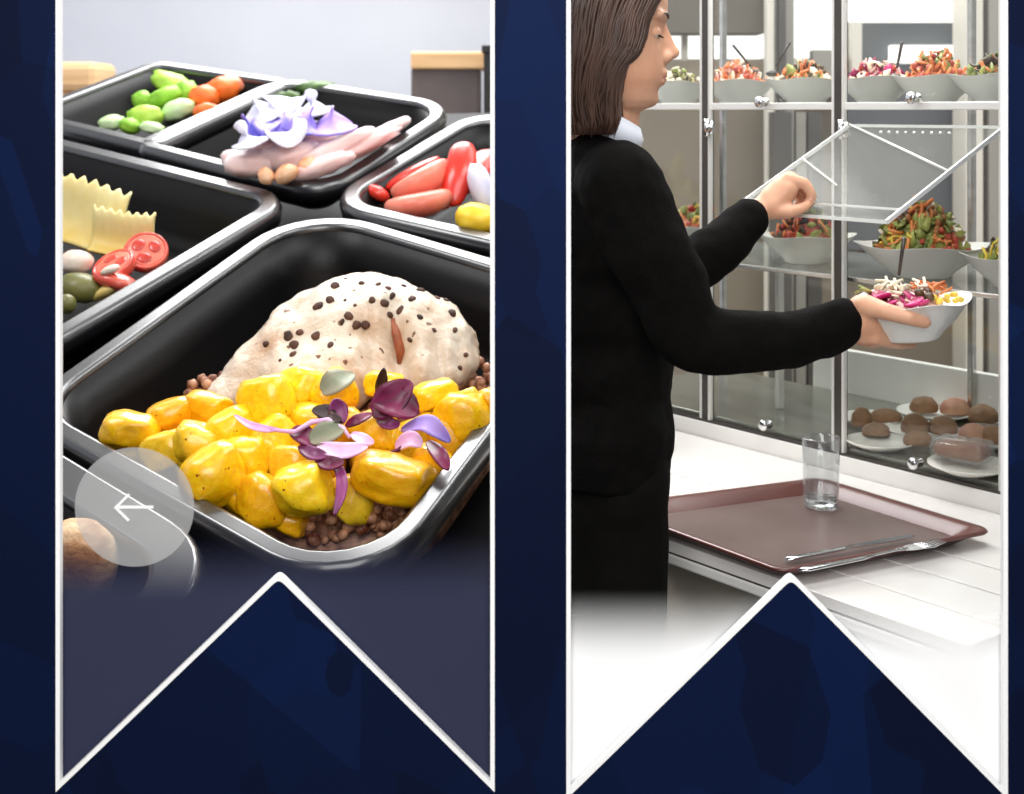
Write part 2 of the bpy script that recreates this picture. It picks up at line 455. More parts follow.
# the crease between the two lobes
p0, p1 = chick_pt(388, 300, .02), chick_pt(402, 372, .0)
for v in bm.verts:
    d = (p1-p0).normalized(); w = v.co-p0; t = max(0, min((p1-p0).length, w.dot(d)))
    e = w-d*t; e.z *= .35
    k = math.exp(-(e.length/.022)**2)
    v.co -= Vector((0, -.3, 1)).normalized()*.045*k*min(1, t/.06)
for qa, qb, dep, wd in (((432, 312), (440, 366), .016, .016), ((450, 320), (462, 366), .014, .013), ((300, 330), (330, 372), .010, .020), ((345, 300), (372, 360), .010, .018)):
    p0, p1 = chick_pt(*qa, .0), chick_pt(*qb, .0); d = (p1-p0).normalized()
    for v in bm.verts:
        w = v.co-p0; t = max(0, min((p1-p0).length, w.dot(d))); e = w-d*t; e.z *= .35
        v.co -= Vector((0, -.5, .8)).normalized()*dep*1.7*math.exp(-(e.length/wd)**2)
mw = FR0 @ T(ch_base)
chick = tag(mobj('chicken_breast', bm, M_CHICK, None, True, mw), 'pale poached chicken breast dotted with cracked pepper, lying across the largest tray', 'chicken')
DG = bpy.context.evaluated_depsgraph_get()
def surf_hit(o, px, py):
    """where the line of sight through a pixel meets object o (its own coordinates): location, normal"""
    DG.update()
    mi = o.matrix_world.inverted(); a = mi @ CAMP; b = mi @ W(px, py, 2.0)
    ok, loc, nor, _ = o.ray_cast(a, (b-a).normalized())
    return (loc, nor) if ok else (None, None)
bpy.context.view_layer.update()
PEP = [(362, 283), (378, 284), (388, 288), (392, 296), (385, 303), (412, 299), (420, 290), (437, 298), (420, 317), (452, 313), (366, 325), (342, 322), (349, 316), (330, 300), (318, 306),
       (357, 325), (294, 345), (293, 354), (266, 344), (288, 336), (316, 336), (316, 281), (335, 286), (346, 279), (383, 352), (390, 315), (410, 340), (455, 330), (460, 368), (466, 355),
       (330, 345), (300, 332), (372, 300), (400, 310), (345, 300), (280, 360), (434, 330), (446, 300), (404, 286), (355, 305)]
for i, (px, py) in enumerate(PEP):
    loc, nor = surf_hit(chick, px, py)
    if loc is None: continue
    bm = bmesh.new(); r = random.choice((.004, .006, .007, .009)) if i > 22 else random.uniform(.007, .012)
    add_ball(bm, (0, 0, 0), (r, r*random.uniform(.7, 1.3), r*.55), sub=2); jitter(bm, r*.35, 90, i)
    q = nor.to_track_quat('Z', 'Y').to_matrix().to_4x4()
    bm.transform(T(loc) @ q @ Matrix.Rotation(random.uniform(0, 6), 4, 'Z'))
    mobj('pepper_fleck', bm, M_PEPPER, chick)
bm = bmesh.new()
pts = []
for px, py in ((393, 318), (398, 334), (402, 350), (400, 364)):
    loc, nor = surf_hit(chick, px, py)
    if loc: pts.append(loc)
add_tube(bm, pts, [.005, .014, .015, .006], 8, True, .6); mobj('seam', bm, M_CHICK2, chick)

# --- bed of buckwheat under everything: nobody could count it
bm = bmesh.new()
inner = [tuple(LL(x, y, -.13)[:2]) for x, y in ((196, 402), (232, 388), (300, 372), (420, 362), (484, 376), (497, 392), (492, 432), (440, 505), (404, 536), (345, 548), (285, 542), (112, 448), (122, 430))][::-1]
ctr = Vector((sum(p[0] for p in inner)/len(inner), sum(p[1] for p in inner)/len(inner)))
r0 = ring(bm, [(u, v, -.21) for u, v in inner]); r1 = ring(bm, [(u*.985+ctr.x*.015, v*.985+ctr.y*.015, -.13) for u, v in inner]); bridge(bm, r0, r1); fan(bm, r1, (ctr.x, ctr.y, -.115)); fan(bm, r0, (ctr.x, ctr.y, -.21))
def in_poly(x, y, lp):
    ins = False; j = len(lp)-1
    for i in range(len(lp)):
        if ((lp[i][1] > y) != (lp[j][1] > y)) and (x < (lp[j][0]-lp[i][0])*(y-lp[i][1])/(lp[j][1]-lp[i][1])+lp[i][0]): ins = not ins
        j = i
    return ins
def grain(c, r):
    vs = add_ball(bm, c, (r, r*random.uniform(.75, 1.1), r*random.uniform(.7, 1)), Euler((random.uniform(0, 6), random.uniform(0, 6), 0)).to_matrix(), 1)
for k in range(900):
    px, py = random.uniform(200, 490), random.uniform(370, 560)
    u, v, _ = LL(px, py, -.11)
    if in_poly(u, v, inner): grain((u, v, -.118+random.uniform(-.004, .012)), random.uniform(.010, .015))
for px, py, n in ((210, 384, 10), (205, 392, 8), (330, 535, 60), (370, 530, 70), (395, 520, 60), (412, 508, 40), (350, 540, 30), (480, 380, 12)):
    for k in range(n):
        u, v, w_ = LL(px+random.gauss(0, 10), py+random.gauss(0, 5), -.085)
        if in_poly(u, v, inner): grain((u, v, w_+random.uniform(-.02, .02)), random.uniform(.011, .016))
g = mobj('buckwheat', bm, [M_GRAIN], None, True, FR0); tag(g, 'brown cooked buckwheat grains spread under the potatoes', 'buckwheat', None, 'stuff')

# --- potato pieces
def chunk_mesh(seed, pw, edge):
    rnd = random.Random(seed); bm = bmesh.new()
    bmesh.ops.create_icosphere(bm, subdivisions=4, radius=1)
    cuts = [Vector((rnd.gauss(0, 1), rnd.gauss(0, 1), rnd.gauss(0, 1))).normalized() for _ in range(6)]
    for v in bm.verts:
        n = v.co.normalized(); m = max(abs(n.x), abs(n.y), abs(n.z))
        s = 1/(abs(n.x)**pw+abs(n.y)**pw+abs(n.z)**pw)**(1/pw)
        v.co = n*s*.86
        for c in cuts:
            d = v.co.dot(c)-edge
            if d > 0: v.co -= c*d*.85
    bmesh.ops.smooth_vert(bm, verts=bm.verts[:], factor=.5, use_axis_x=True, use_axis_y=True, use_axis_z=True)
    jitter(bm, .07, 2.2, seed); jitter(bm, .025, 7, seed+9)
    for f in bm.faces: f.smooth = True
    me = bpy.data.meshes.new('potato_piece'); bm.to_mesh(me); bm.free(); return me
CH = [chunk_mesh(s, 3.2, .72) for s in range(6)]
PL = 'chunk of yellow curried potato in the pile before the peppered chicken'
# px, py, width px, height px, height above lips, tilt degrees, colour, own label
POTS = [
 (130, 432, 54, 38, -.015, -12, 0, 'yellow potato wedge at the outer end of the pile, touching the tray rim'),
 (266, 400, 54, 52, .02, 20, 1, 'big bright yellow potato lump resting against the chicken, below its tapered end'),
 (303, 491, 60, 52, .0, 12, 1, 'cube-shaped yellow potato directly beneath the purple shoots, red speck on it'),
 (215, 476, 66, 58, .0, 30, 0, 'large rounded glazed potato just above the near tray rim, beside the cube-shaped piece'),
 (395, 478, 84, 46, -.005, -12, 2, 'long orange-yellow potato slice lying over the bare buckwheat'),
 (462, 416, 52, 50, -.005, 35, 0, 'yellow potato block next to the blue and pink petal, by the rim'),
 (436, 396, 46, 30, .0, 10, 1, 'flat yellow potato piece between the chicken and the maroon leaf'),
 (470, 400, 22, 26, .01, 30, 3, 'small pinkish potato cube against the chicken end'),
 (490, 403, 22, 28, .0, 0, 2, 'small orange cube at the very end of the food row, by the white outline'),
 (172, 416, 46, 30, -.02, 15, 2, None), (208, 409, 46, 30, -.015, -10, 2, None), (303, 385, 44, 34, .012, 5, 1, None), (334, 394, 42, 42, .0, 30, 0, None),
 (165, 450, 46, 36, -.035, 20, 3, None), (196, 446, 46, 40, -.02, -20, 3, None), (233, 432, 48, 42, -.01, 25, 1, None), (246, 458, 46, 38, -.015, 5, 1, None),
 (262, 500, 44, 50, -.035, 10, 2, None), (275, 440, 44, 40, -.01, 40, 1, None), (290, 462, 40, 34, -.03, 0, 3, None), (375, 434, 44, 42, -.005, 15, 0, None),
 (345, 432, 40, 40, -.02, 20, 2, None), (440, 466, 50, 28, -.03, -30, 0, None), (350, 500, 40, 44, -.055, 0, 3, None), (420, 440, 50, 40, -.045, 20, 3, None),
 (384, 384, 36, 24, .0, 0, 1, None), (240, 498, 44, 30, -.05, -35, 2, None), (140, 450, 36, 24, -.055, 0, 3, None), (310, 425, 50, 40, -.035, 0, 1, None),
 (445, 440, 40, 40, -.04, 50, 2, None), (200, 462, 40, 36, -.06, 0, 3, None), (320, 462, 44, 40, -.06, 0, 2, None), (285, 520, 44, 24, -.075, -20, 2, None), (375, 456, 44, 40, -.06, 0, 3, None)]
POT_OBJ = []
for i, (px, py, w_, h_, hh, tilt, ci, lab) in enumerate(POTS):
    s = lsize(px, py, hh)
    o = from_mesh('potato_chunk', CH[i % len(CH)].copy() if False else CH[i % len(CH)])
    o.matrix_world = frame(LP(px, py, hh), Vector((1, 0, 0)), Vector((0, 1, 0)), Vector((0, 0, 1))) @ Matrix.Rotation(math.radians(-tilt), 4, 'Y') @ Matrix.Diagonal((w_*s*(.6 if lab else .66), (w_+h_)*s*.3, h_*s*(.6 if lab else .66), 1)) @ Matrix.Rotation(i*1.3 % .5, 4, 'Z')
    if not o.data.materials: o.data.materials.append(M_POT[0])
    o.material_slots[0].link = 'OBJECT'; o.material_slots[0].material = M_POT[ci]
    tag(o, lab or PL, 'potato', 'yellow potato chunks in the largest tray'); POT_OBJ.append(o)

# --- curry sauce filling the gaps of the pile
M_CURRY = mat('curry_sauce', (240, 178, 10), (222, 140, 6), rough=.25, scale=8, coat=.5)
bm = bmesh.new()
for (px, py, w_, h_, hh, tilt, ci, lab) in POTS[9:34]+POTS[:4]:
    if py > 505: continue
    r = lsize(px, py, hh)*(w_+h_)*.24; add_ball(bm, LL(px, py, hh-.035), (r*1.1, r*1.1, r*.7), sub=2)
bm = remesh(bm, .012, 6)
tag(mobj('curry_sauce', bm, M_CURRY, None, True, FR0), 'yellow curry sauce clinging between the potato chunks', 'sauce', None, 'stuff')

# --- leaves and petals
def leaf(name, label, cat, pts, width, m, group=None, curl=.25, thick=.0022, vein=None):
    """a leaf blade along world points; curled across"""
    n = 14; P = [Vector(p) for p in pts]
    def ev(t):
        x = t*(len(P)-1); i = min(int(x), len(P)-2); f = x-i
        a, b, c, d = P[max(i-1, 0)], P[i], P[i+1], P[min(i+2, len(P)-1)]
        return .5*((2*b)+(c-a)*f+(2*a-5*b+4*c-d)*f*f+(3*b-a-3*c+d)*f**3)
    org = ev(0); bm = bmesh.new(); top = []; bot = []
    side0 = None
    for i in range(n+1):
        t = i/n; p = ev(t)-org; d = (ev(min(1, t+.02))-ev(max(0, t-.02))).normalized()
        s = d.cross(Vector((.0, -.72, .69)))
        s = s.normalized() if s.length > .05 else (side0 or Vector((1, 0, 0)))
        if side0 and s.dot(side0) < 0: s = -s
        side0 = s; up = s.cross(d).normalized()
        if up.z-up.y < 0: up = -up
        wd = width*(math.sin(PI*min(1, t*.93+.05))**.8)
        rt, rb = [], []
        for k in range(-3, 4):
            q = k/3; z = curl*wd*(q*q)
            rt.append(bm.verts.new(p+s*wd*q+up*(z+thick))); rb.append(bm.verts.new(p+s*wd*q+up*(z-thick)))
        top.append(rt); bot.append(rb)
    for i in range(n):
        for k in range(6):
            bm.faces.new((top[i][k], top[i][k+1], top[i+1][k+1], top[i+1][k])); bm.faces.new((bot[i][k], bot[i+1][k], bot[i+1][k+1], bot[i][k+1]))
        for k in (0, 6): bm.faces.new((top[i][k], top[i+1][k], bot[i+1][k], bot[i][k]))
    for i in (0, n):
        for k in range(6): bm.faces.new((top[i][k], top[i][k+1], bot[i][k+1], bot[i][k]))
    o = mobj(name, bm, m, None, True, T(org)); return tag(o, label, cat, group)
M_MAROON = mat('maroon_leaf', (128, 22, 74), (80, 16, 44), rough=.4, scale=18, spec=.4)
M_PURP = mat('purple_leaf', (150, 60, 120), (90, 24, 66), rough=.4, scale=14)
M_DKLEAF = mat('dark_shoot', (44, 22, 26), (70, 40, 30), rough=.45, scale=20)
M_PINK = mat('pink_petal', (206, 120, 180), (240, 200, 225), rough=.5, scale=12, sss=.1)
M_BLUE = mat('violet_blue_petal', (92, 84, 190), (180, 150, 220), rough=.5, scale=10, sss=.1)
M_GRLEAF = mat('grey_green_leaf', (110, 120, 92), (150, 136, 112), rough=.5, scale=14)
M_LILAC = mat('onion_lilac', (212, 140, 206), (236, 190, 224), rough=.35, scale=10)
def pp(*a): return [LP(x, y, h) for x, y, h in a]
leaf('purple_leaf', 'broad maroon leaf with a pointed tip standing among the potatoes beside the chicken', 'leaf', pp((372, 412, .05), (390, 402, .07), (412, 382, .10)), .035, M_MAROON)
leaf('purple_leaf', 'broad maroon leaf drooping towards the blue and pink petal', 'leaf', pp((376, 398, .06), (398, 404, .075), (418, 414, .06)), .032, M_MAROON)
leaf('dark_shoot', 'narrow dark shoot pointing straight up before the chicken', 'shoot', pp((380, 400, .045), (382, 386, .08), (384, 368, .12)), .012, M_DKLEAF)
leaf('grey_leaf', 'oval grey-green leaf lying on the potatoes under the middle of the chicken', 'leaf', pp((322, 392, .055), (336, 382, .07), (353, 374, .06)), .026, M_GRLEAF)
leaf('green_leaf', 'small green leaf with a curled pink edge, middle of the purple shoots', 'leaf', pp((310, 441, .05), (326, 434, .06), (344, 428, .06)), .022, M_GRLEAF)
leaf('pink_petal', 'long pink petal lying flat below the curled green leaf', 'petal', pp((318, 446, .05), (342, 452, .055), (368, 446, .05)), .016, M_PINK)
leaf('white_petal', 'short whitish petal pointing away from the curled green leaf', 'petal', pp((352, 434, .05), (363, 440, .055), (374, 443, .05)), .011, M_PINK)
leaf('dark_shoot', 'dark shoot with a forked tip over the curled green leaf', 'shoot', pp((345, 420, .05), (330, 414, .07), (312, 410, .08)), .016, M_DKLEAF)
leaf('dark_shoot', 'purple-black shoot rising beside the grey-green oval leaf', 'shoot', pp((342, 424, .05), (338, 410, .07), (334, 399, .09)), .018, M_PURP)
leaf('dark_shoot', 'dark leaf tucked behind the curled pink stem', 'leaf', pp((292, 430, .04), (304, 436, .05), (318, 448, .045)), .018, M_MAROON)
leaf('two_tone_petal', 'blue and pink petal by the tray rim', 'petal', pp((402, 430, .03), (424, 424, .06), (436, 430, .055), (450, 442, .03)), .018, M_BLUE)
leaf('pink_petal', 'pink petal below the blue and pink one, resting on the long orange slice', 'petal', pp((396, 448, .03), (410, 440, .05), (422, 446, .04)), .016, M_PINK)
leaf('purple_leaf', 'dark red leaf lying along the tray rim under the blue petal', 'leaf', pp((428, 442, .02), (440, 456, .03), (448, 470, .02)), .014, M_MAROON)
leaf('onion_strip', 'lilac onion strip curving over the bright yellow potatoes', 'onion', pp((235, 416, .055), (250, 426, .055), (266, 430, .05), (280, 430, .05)), .007, M_LILAC, curl=.6)
leaf('purple_shoot', 'long purple shoot hanging down beside the cube-shaped potato', 'shoot', pp((330, 454, .03), (341, 475, .035), (341, 495, .02), (334, 516, 0)), .010, M_PURP)
for i_, (lab_, pts_, w_) in enumerate([
    ('dark maroon leaf lowest in the shoot cluster, above the cube-shaped potato', ((318, 458, .04), (328, 464, .05), (344, 462, .05)), .014),
    ('purple leaf folded between the curled stem and the long pink petal', ((300, 446, .04), (312, 454, .05), (328, 456, .05)), .013),
    ('small dark leaf between the oval grey leaf and the curled stem', ((318, 412, .06), (328, 418, .07), (342, 420, .07)), .012),
    ('dark red leaf pointing at the maroon leaves from the shoot cluster', ((346, 426, .05), (358, 420, .065), (372, 414, .06)), .010),
    ('tiny purple leaf under the pair of broad maroon leaves', ((378, 418, .03), (388, 424, .05), (400, 424, .05)), .013)]):
    leaf('purple_leaf', lab_, 'leaf', pp(*pts_), w_, (M_MAROON, M_PURP, M_DKLEAF)[i_ % 3])
bm = bmesh.new()
P = pp((270, 430, .05), (295, 432, .055), (312, 422, .065), (328, 420, .07), (343, 428, .06), (350, 438, .05))
add_tube(bm, [p-P[0] for p in P], [.003, .0045, .005, .005, .0045, .003], 8)
tag(mobj('curled_stem', bm, M_LILAC, None, True, T(P[0])), 'thin pink stem arching over the curled green leaf', 'stem')
bm = bmesh.new()
P = pp((356, 461, .02), (378, 460, .03), (398, 450, .035), (412, 440, .04))
add_tube(bm, [p-P[0] for p in P], [.003, .004, .004, .003], 8)
tag(mobj('red_stem', bm, M_MAROON, None, True, T(P[0])), 'thin dark red stem lying on the long orange potato slice', 'stem')

# --- generic blob of food
def blob(name, label, cat, px, py, h, w_, hgt, tilt, m, group=None, pw=2.2, edge=.9, deep=None, amp=.09, seed=None, freq=2.2):
    s = lsize(px, py, h); sd = seed if seed is not None else int(px*7+py)
    bm = bmesh.new(); bmesh.ops.create_icosphere(bm, subdivisions=3, radius=1)
    for v in bm.verts:
        n = v.co.normalized(); v.co = n/(abs(n.x)**pw+abs(n.y)**pw+abs(n.z)**pw)**(1/pw)
    jitter(bm, amp, freq, sd)
    bm.transform(Matrix.Rotation(math.radians(-tilt), 4, 'Y') @ Matrix.Diagonal((w_*s/2, (deep or (w_+hgt)/2)*s/2, hgt*s/2, 1)))
    return tag(mobj(name, bm, m, None, True, T(LP(px, py, h))), label, cat, group)

# --- pasta, tomato and greens in the second tray
M_PASTA = mat('pasta', (228, 214, 152), (216, 182, 82), rough=.5, scale=5, sss=.1, lo=.4, hi=.7)
M_TOM = mat('tomato', (214, 62, 48), (228, 104, 84), rough=.3, scale=18, coat=.3)
M_TOMS = mat('tomato_flesh', (206, 70, 54), (190, 48, 36), rough=.3, scale=30, coat=.3)
M_TOMF = mat('tomato_flesh_pale', (226, 104, 84), (232, 134, 112), rough=.3, scale=26, coat=.3)
M_OLIVE = mat('olive_green', (88, 92, 40), (120, 116, 62), rough=.4, scale=10)
M_SHRIMP = mat('pale_pink_meat', (228, 188, 172), (240, 224, 208), rough=.4, scale=10, sss=.1)
def frilled(px, py, h, w_, hgt, tilt, label, seed):
    """a crimped pasta sheet with a serrated edge"""
    s = lsize(px, py, h); bm = bmesh.new(); nx, nz = 30, 14; g = []
    rnd = random.Random(seed)
    for i in range(nx+1):
        col_ = []
        u = i/nx
        for j in range(nz+1):
            v = j/nz
            x = (u-.5)*w_*s; z = (v-.5)*hgt*s
            zig = (abs(((u*7) % 1)-.5)*2-.5)*hgt*s*.13*(v**3)
            y = .03*math.sin(u*9+seed)*(.4+v)*s*40*.5+.02*math.sin(v*5)
            z += zig+.10*hgt*s*math.sin(u*2.2+seed)
            col_.append(Vector((x, y, z)))
        g.append(col_)
    F_ = [[bm.verts.new(p) for p in c] for c in g]; B_ = [[bm.verts.new(p+Vector((0, .012, 0))) for p in c] for c in g]
    for i in range(nx):
        for j in range(nz):
            bm.faces.new((F_[i][j], F_[i+1][j], F_[i+1][j+1], F_[i][j+1])); bm.faces.new((B_[i][j], B_[i][j+1], B_[i+1][j+1], B_[i+1][j]))
    for i in range(nx):
        for j in (0, nz): bm.faces.new((F_[i][j], F_[i+1][j], B_[i+1][j], B_[i][j]))
    for j in range(nz):
        for i in (0, nx): bm.faces.new((F_[i][j], F_[i][j+1], B_[i][j+1], B_[i][j]))
    bm.transform(Matrix.Rotation(math.radians(-tilt), 4, 'Y') @ Matrix.Rotation(-.5, 4, 'X'))
    tag(mobj('pasta_piece', bm, M_PASTA, None, True, T(LP(px, py, h))), label, 'pasta', 'frilled pasta pieces')
frilled(78, 218, -.01, 88, 66, -12, 'large pale yellow pasta sheet with a frilled edge, next to the tomato', 1)
frilled(122, 232, -.03, 62, 44, -4, 'smaller cream pasta piece whose saw-tooth tip points at the empty tray corner', 3)
def slice_disc(px, py, h, rad_px, facing, label):
    s = lsize(px, py, h); r = rad_px*s
    t = thing('tomato_slice', label, 'tomato', frame(LP(px, py, h), Vector((1, 0, 0)), Vector((0, 1, 0)), Vector((0, 0, 1))) @ Vector(facing).to_track_quat('Z', 'Y').to_matrix().to_4x4(), 'tomato slices')
    bm = bmesh.new(); add_lathe(bm, [(0, -.02), (r*.9, -.02), (r, -.008), (r, .006), (r*.95, .011), (r*.86, .010), (r*.82, .004), (0, .003)], 32); mobj('skin', bm, M_TOM, t)
    bm = bmesh.new(); add_lathe(bm, [(0, .0035), (r*.84, .0035), (r*.84, .0085), (r*.78, .0095), (0, .0098)], 32); mobj('flesh', bm, M_TOMF, t)
    bm = bmesh.new()
    for k in range(3):
        a = k*2.09+.4; add_ball(bm, (r*.42*math.cos(a), r*.42*math.sin(a), .009), (r*.30, r*.36, .003), Matrix.Rotation(a, 3, 'Z'))
    mobj('seed_pocket', bm, M_TOMS, t)
slice_disc(146, 252, -.05, 22, (.15, -.75, .6), 'round tomato slice showing its seed pockets, nearest the empty tray corner')
slice_disc(114, 266, -.055, 22, (-.3, -.5, .8), 'tomato slice half tucked under the round one, beside the pasta')
blob('tomato_wedge', 'red tomato wedge lying against the near lip below the round slice', 'tomato', 116, 281, -.06, 46, 18, -18, M_TOM)
blob('shellfish_piece', 'pinkish white shellfish bit under the pasta', 'shellfish', 76, 262, -.05, 34, 24, 0, M_SHRIMP)
blob('shellfish_piece', 'white shellfish bit stuck to the second tomato slice', 'shellfish', 110, 270, -.025, 20, 9, 20, M_SHRIMP)
blob('olive', 'dark green olive under the shellfish, against the near lip', 'olive', 80, 288, -.07, 44, 30, -10, M_OLIVE)
blob('olive', 'small olive half hidden by the white outline', 'olive', 66, 304, -.06, 20, 20, 0, M_OLIVE)
blob('pasta_end', 'cream pasta end beneath the tomato wedge', 'pasta', 104, 292, -.08, 36, 12, 25, M_PASTA)

# --- green vegetables and carrots
M_GREEN = [mat('broccoli_green', (104, 166, 28), (150, 204, 60), rough=.5, scale=14, bump=.6, bscale=40), mat('pale_celery', (176, 214, 138), (210, 230, 180), rough=.5, scale=8), mat('leaf_green', (132, 188, 40), (190, 220, 90), rough=.5, scale=8)]
M_CARROT = [mat('carrot', (226, 84, 14), (240, 120, 40), rough=.45, scale=10), mat('salmon_pink', (236, 118, 80), (244, 160, 124), rough=.4, scale=9)]
for px, py, w_, h_, ci, lab in [(172, 84, 44, 22, 2, 'bright green pepper strip at the back of the green vegetables'), (164, 98, 40, 20, 0, 'green broccoli piece in the middle of the vegetable heap'),
        (146, 116, 36, 22, 2, 'yellow-green pepper piece at the near side of the vegetable heap'), (112, 123, 26, 16, 1, 'pale celery piece at the outer end of the vegetables'),
        (130, 126, 22, 16, 0, 'green pepper bit squeezed beside the pale celery'), (178, 110, 34, 20, 1, 'pale green celery strip along the white divider'), (186, 94, 24, 28, 0, 'green broccoli piece touching the orange carrot'),
        (152, 128, 24, 12, 1, 'whitish celery end by the rounded divider end'), (142, 100, 20, 18, 0, 'dark green piece sticking out towards the empty corner')]:
    blob('vegetable_piece', lab, 'vegetable', px, py, -.03, w_, h_, (px*7) % 50-25, M_GREEN[ci], 'green vegetables', amp=.22, freq=3)
for px, py, w_, h_, ci, lab in [(204, 98, 30, 26, 0, 'orange carrot piece beside the green vegetables'), (222, 90, 34, 26, 0, 'orange carrot chunk at the back end of its compartment'), (232, 84, 24, 18, 1, 'salmon-coloured carrot piece on top of the orange heap'),
        (206, 112, 26, 18, 0, 'deep orange carrot slice leaning on the divider')]:
    blob('carrot_piece', lab, 'carrot', px, py, -.02, w_, h_, (px*5) % 40-20, M_CARROT[ci], 'carrot pieces', amp=.18, freq=3)

# --- flower-topped shellfish
M_WPET = mat('white_petal', (232, 228, 238), (206, 206, 232), rough=.5, scale=8, sss=.1)
M_SQUID = mat('pale_squid', (250, 236, 238), (242, 206, 200), rough=.4, scale=7, sss=.1)
M_MUSS = mat('mussel_orange', (214, 130, 70), (236, 190, 150), rough=.4, scale=14)
for px, py, w_, h_, t_, hh, lab in [(330, 150, 100, 20, 24, .03, 'long pinkish squid strip slanting to the back corner of its tray'), (356, 150, 100, 18, 27, .015, 'pale squid strip nearest the white lip'), (288, 156, 70, 30, 12, .02, 'broad squid piece under the flowers'),
        (250, 164, 52, 28, 0, .015, 'whitish squid piece at the near end of the shellfish'), (384, 132, 60, 14, 27, .005, 'pale squid tip furthest along the lip'), (304, 138, 70, 24, 10, .03, 'squid piece half covered by white petals'),
        (270, 148, 50, 26, -8, .03, 'curled white squid piece between the violet petals and the near lip'), (322, 166, 70, 20, 20, .02, 'thick squid strip over the orange mussel'), (234, 158, 26, 18, 0, 0, 'small squid end nearest the divider')]:
    blob('squid_strip', lab, 'squid', px, py, hh, w_, h_, t_, M_SQUID, 'squid strips', amp=.2, freq=3)
for px, py, w_, lab in [(286, 174, 26, 'orange mussel lying at the near lip'), (308, 166, 22, 'orange mussel tucked between the squid strips'), (266, 176, 16, 'small orange mussel next to the near lip, beyond the bigger one')]:
    blob('mussel', lab, 'mussel', px, py, .03, w_, 18, 30, M_MUSS, 'orange mussels', amp=.15)
k = 0
for px, py, dx, dy, m, lab in [(262, 118, 22, -10, M_WPET, 'white flower petal, topmost of the flower'), (280, 112, 14, -14, M_WPET, 'white petal pointing to the back wall'), (296, 116, -18, -8, M_WPET, 'white petal folded over the flower centre'),
        (258, 132, -16, 8, M_BLUE, 'violet petal pointing to the divider'), (274, 130, 6, 14, M_BLUE, 'violet petal hanging over the squid'), (302, 128, 18, 4, M_BLUE, 'violet petal of the flower pointing along the tray'), (288, 138, 10, 12, M_WPET, 'white petal drooping onto the squid piece'),
        (332, 130, 26, -4, M_BLUE, 'violet petal lying by itself on the squid strip'), (250, 142, -14, 4, M_WPET, 'white petal lowest towards the divider'), (312, 112, 16, -4, M_WPET, 'white petal nearest the back corner')]:
    leaf('flower_petal', lab, 'petal', pp((px-dx*.8, py-dy*.8-2, .06), (px, py-4, .10), (px+dx*.8, py+dy*.8-2, .08)), .055, m, 'petals on the shellfish', curl=.35)
for px, py, w_, h_, lab in [(316, 88, 44, 14, 'dark green herb sprig at the back of the flower tray'), (288, 98, 26, 14, 'dark green herb bit behind the white petals')]:
    blob('herb_sprig', lab, 'herb', px, py, -.02, w_, h_, 0, mat('herb_green_%d' % w_, (50, 76, 34), (92, 120, 60), rough=.6, scale=20), None, amp=.3, freq=4)

# --- red pepper strips
M_RPEP = mat('red_pepper', (206, 34, 22), (220, 60, 42), rough=.3, scale=6, coat=.4)
M_RPIN = mat('red_pepper_flesh', (222, 92, 72), (230, 130, 108), rough=.35, scale=8)
M_CORN = mat('yellow_corn', (238, 190, 24), (246, 210, 70), rough=.4, scale=20)
def strip(name, lab, cat, P, rad, m, group=None, flat=.55):
    bm = bmesh.new(); P = pp(*P); n = len(P)
    add_tube(bm, [p-P[0] for p in P], [rad*(.55 if i in (0, n-1) else 1) for i in range(n)], 12, True, flat)
    o = mobj(name, bm, m, None, True, T(P[0])); sb = o.modifiers.new('s', 'SUBSURF'); sb.levels = sb.render_levels = 1
    return tag(o, lab, cat, group)
G = 'red pepper strips'
strip('pepper_strip', 'red pepper strip standing tallest in its tray', 'pepper', [(452, 208, -.03), (454, 190, .0), (460, 172, .04), (464, 150, .07), (461, 143, .08)], 0.041, M_RPEP, G)
strip('pepper_strip', 'red pepper strip leaning beside the tallest one, skin side out', 'pepper', [(440, 212, -.04), (448, 188, .0), (458, 166, .03), (466, 152, .05)], 0.043, M_RPIN, G)
strip('pepper_strip', 'red pepper strip curving behind the white wedge', 'pepper', [(470, 190, 0), (476, 172, .02), (482, 158, .03), (494, 152, .03)], 0.043, M_RPEP, G)
strip('pepper_strip', 'glossy red pepper strip near the white outline', 'pepper', [(462, 196, -.02), (470, 176, .01), (478, 164, .03), (490, 160, .03)], 0.038, M_RPEP, G)
strip('pepper_strip', 'pinkish pepper strip lying lowest along the near lip of its tray', 'pepper', [(386, 206, -.03), (408, 208, -.01), (432, 204, .0), (452, 194, .0)], .05, M_RPIN, G, .7)
strip('pepper_strip', 'pink-red pepper strip piled on the lowest pinkish one', 'pepper', [(392, 194, -.02), (414, 188, .02), (434, 178, .03), (448, 164, .03)], .05, M_RPIN, G, .7)
strip('pepper_strip', 'deep red pepper strip at the back of the pile, half covered by pink ones', 'pepper', [(384, 190, -.04), (404, 178, -.01), (424, 168, .01), (440, 158, .01)], .036, M_RPEP, G)
blob('pepper_piece', 'small red pepper bit at the rounded near corner of its tray', 'pepper', 378, 193, -.03, 26, 14, -30, M_RPEP, G)
strip('pepper_strip', 'thin dark red pepper strip behind the broad piece', 'pepper', [(400, 190, -.04), (420, 178, -.02), (442, 168, .0)], 0.032, M_RPEP, G)
blob('radish_wedge', 'white radish wedge between the red pepper and the corn', 'radish', 482, 188, .02, 24, 52, 20, M_WPET)
blob('corn_wedge', 'yellow corn wedge at the near lip beside the white outline', 'corn', 479, 219, .0, 48, 30, -10, M_CORN, amp=.15, freq=5)
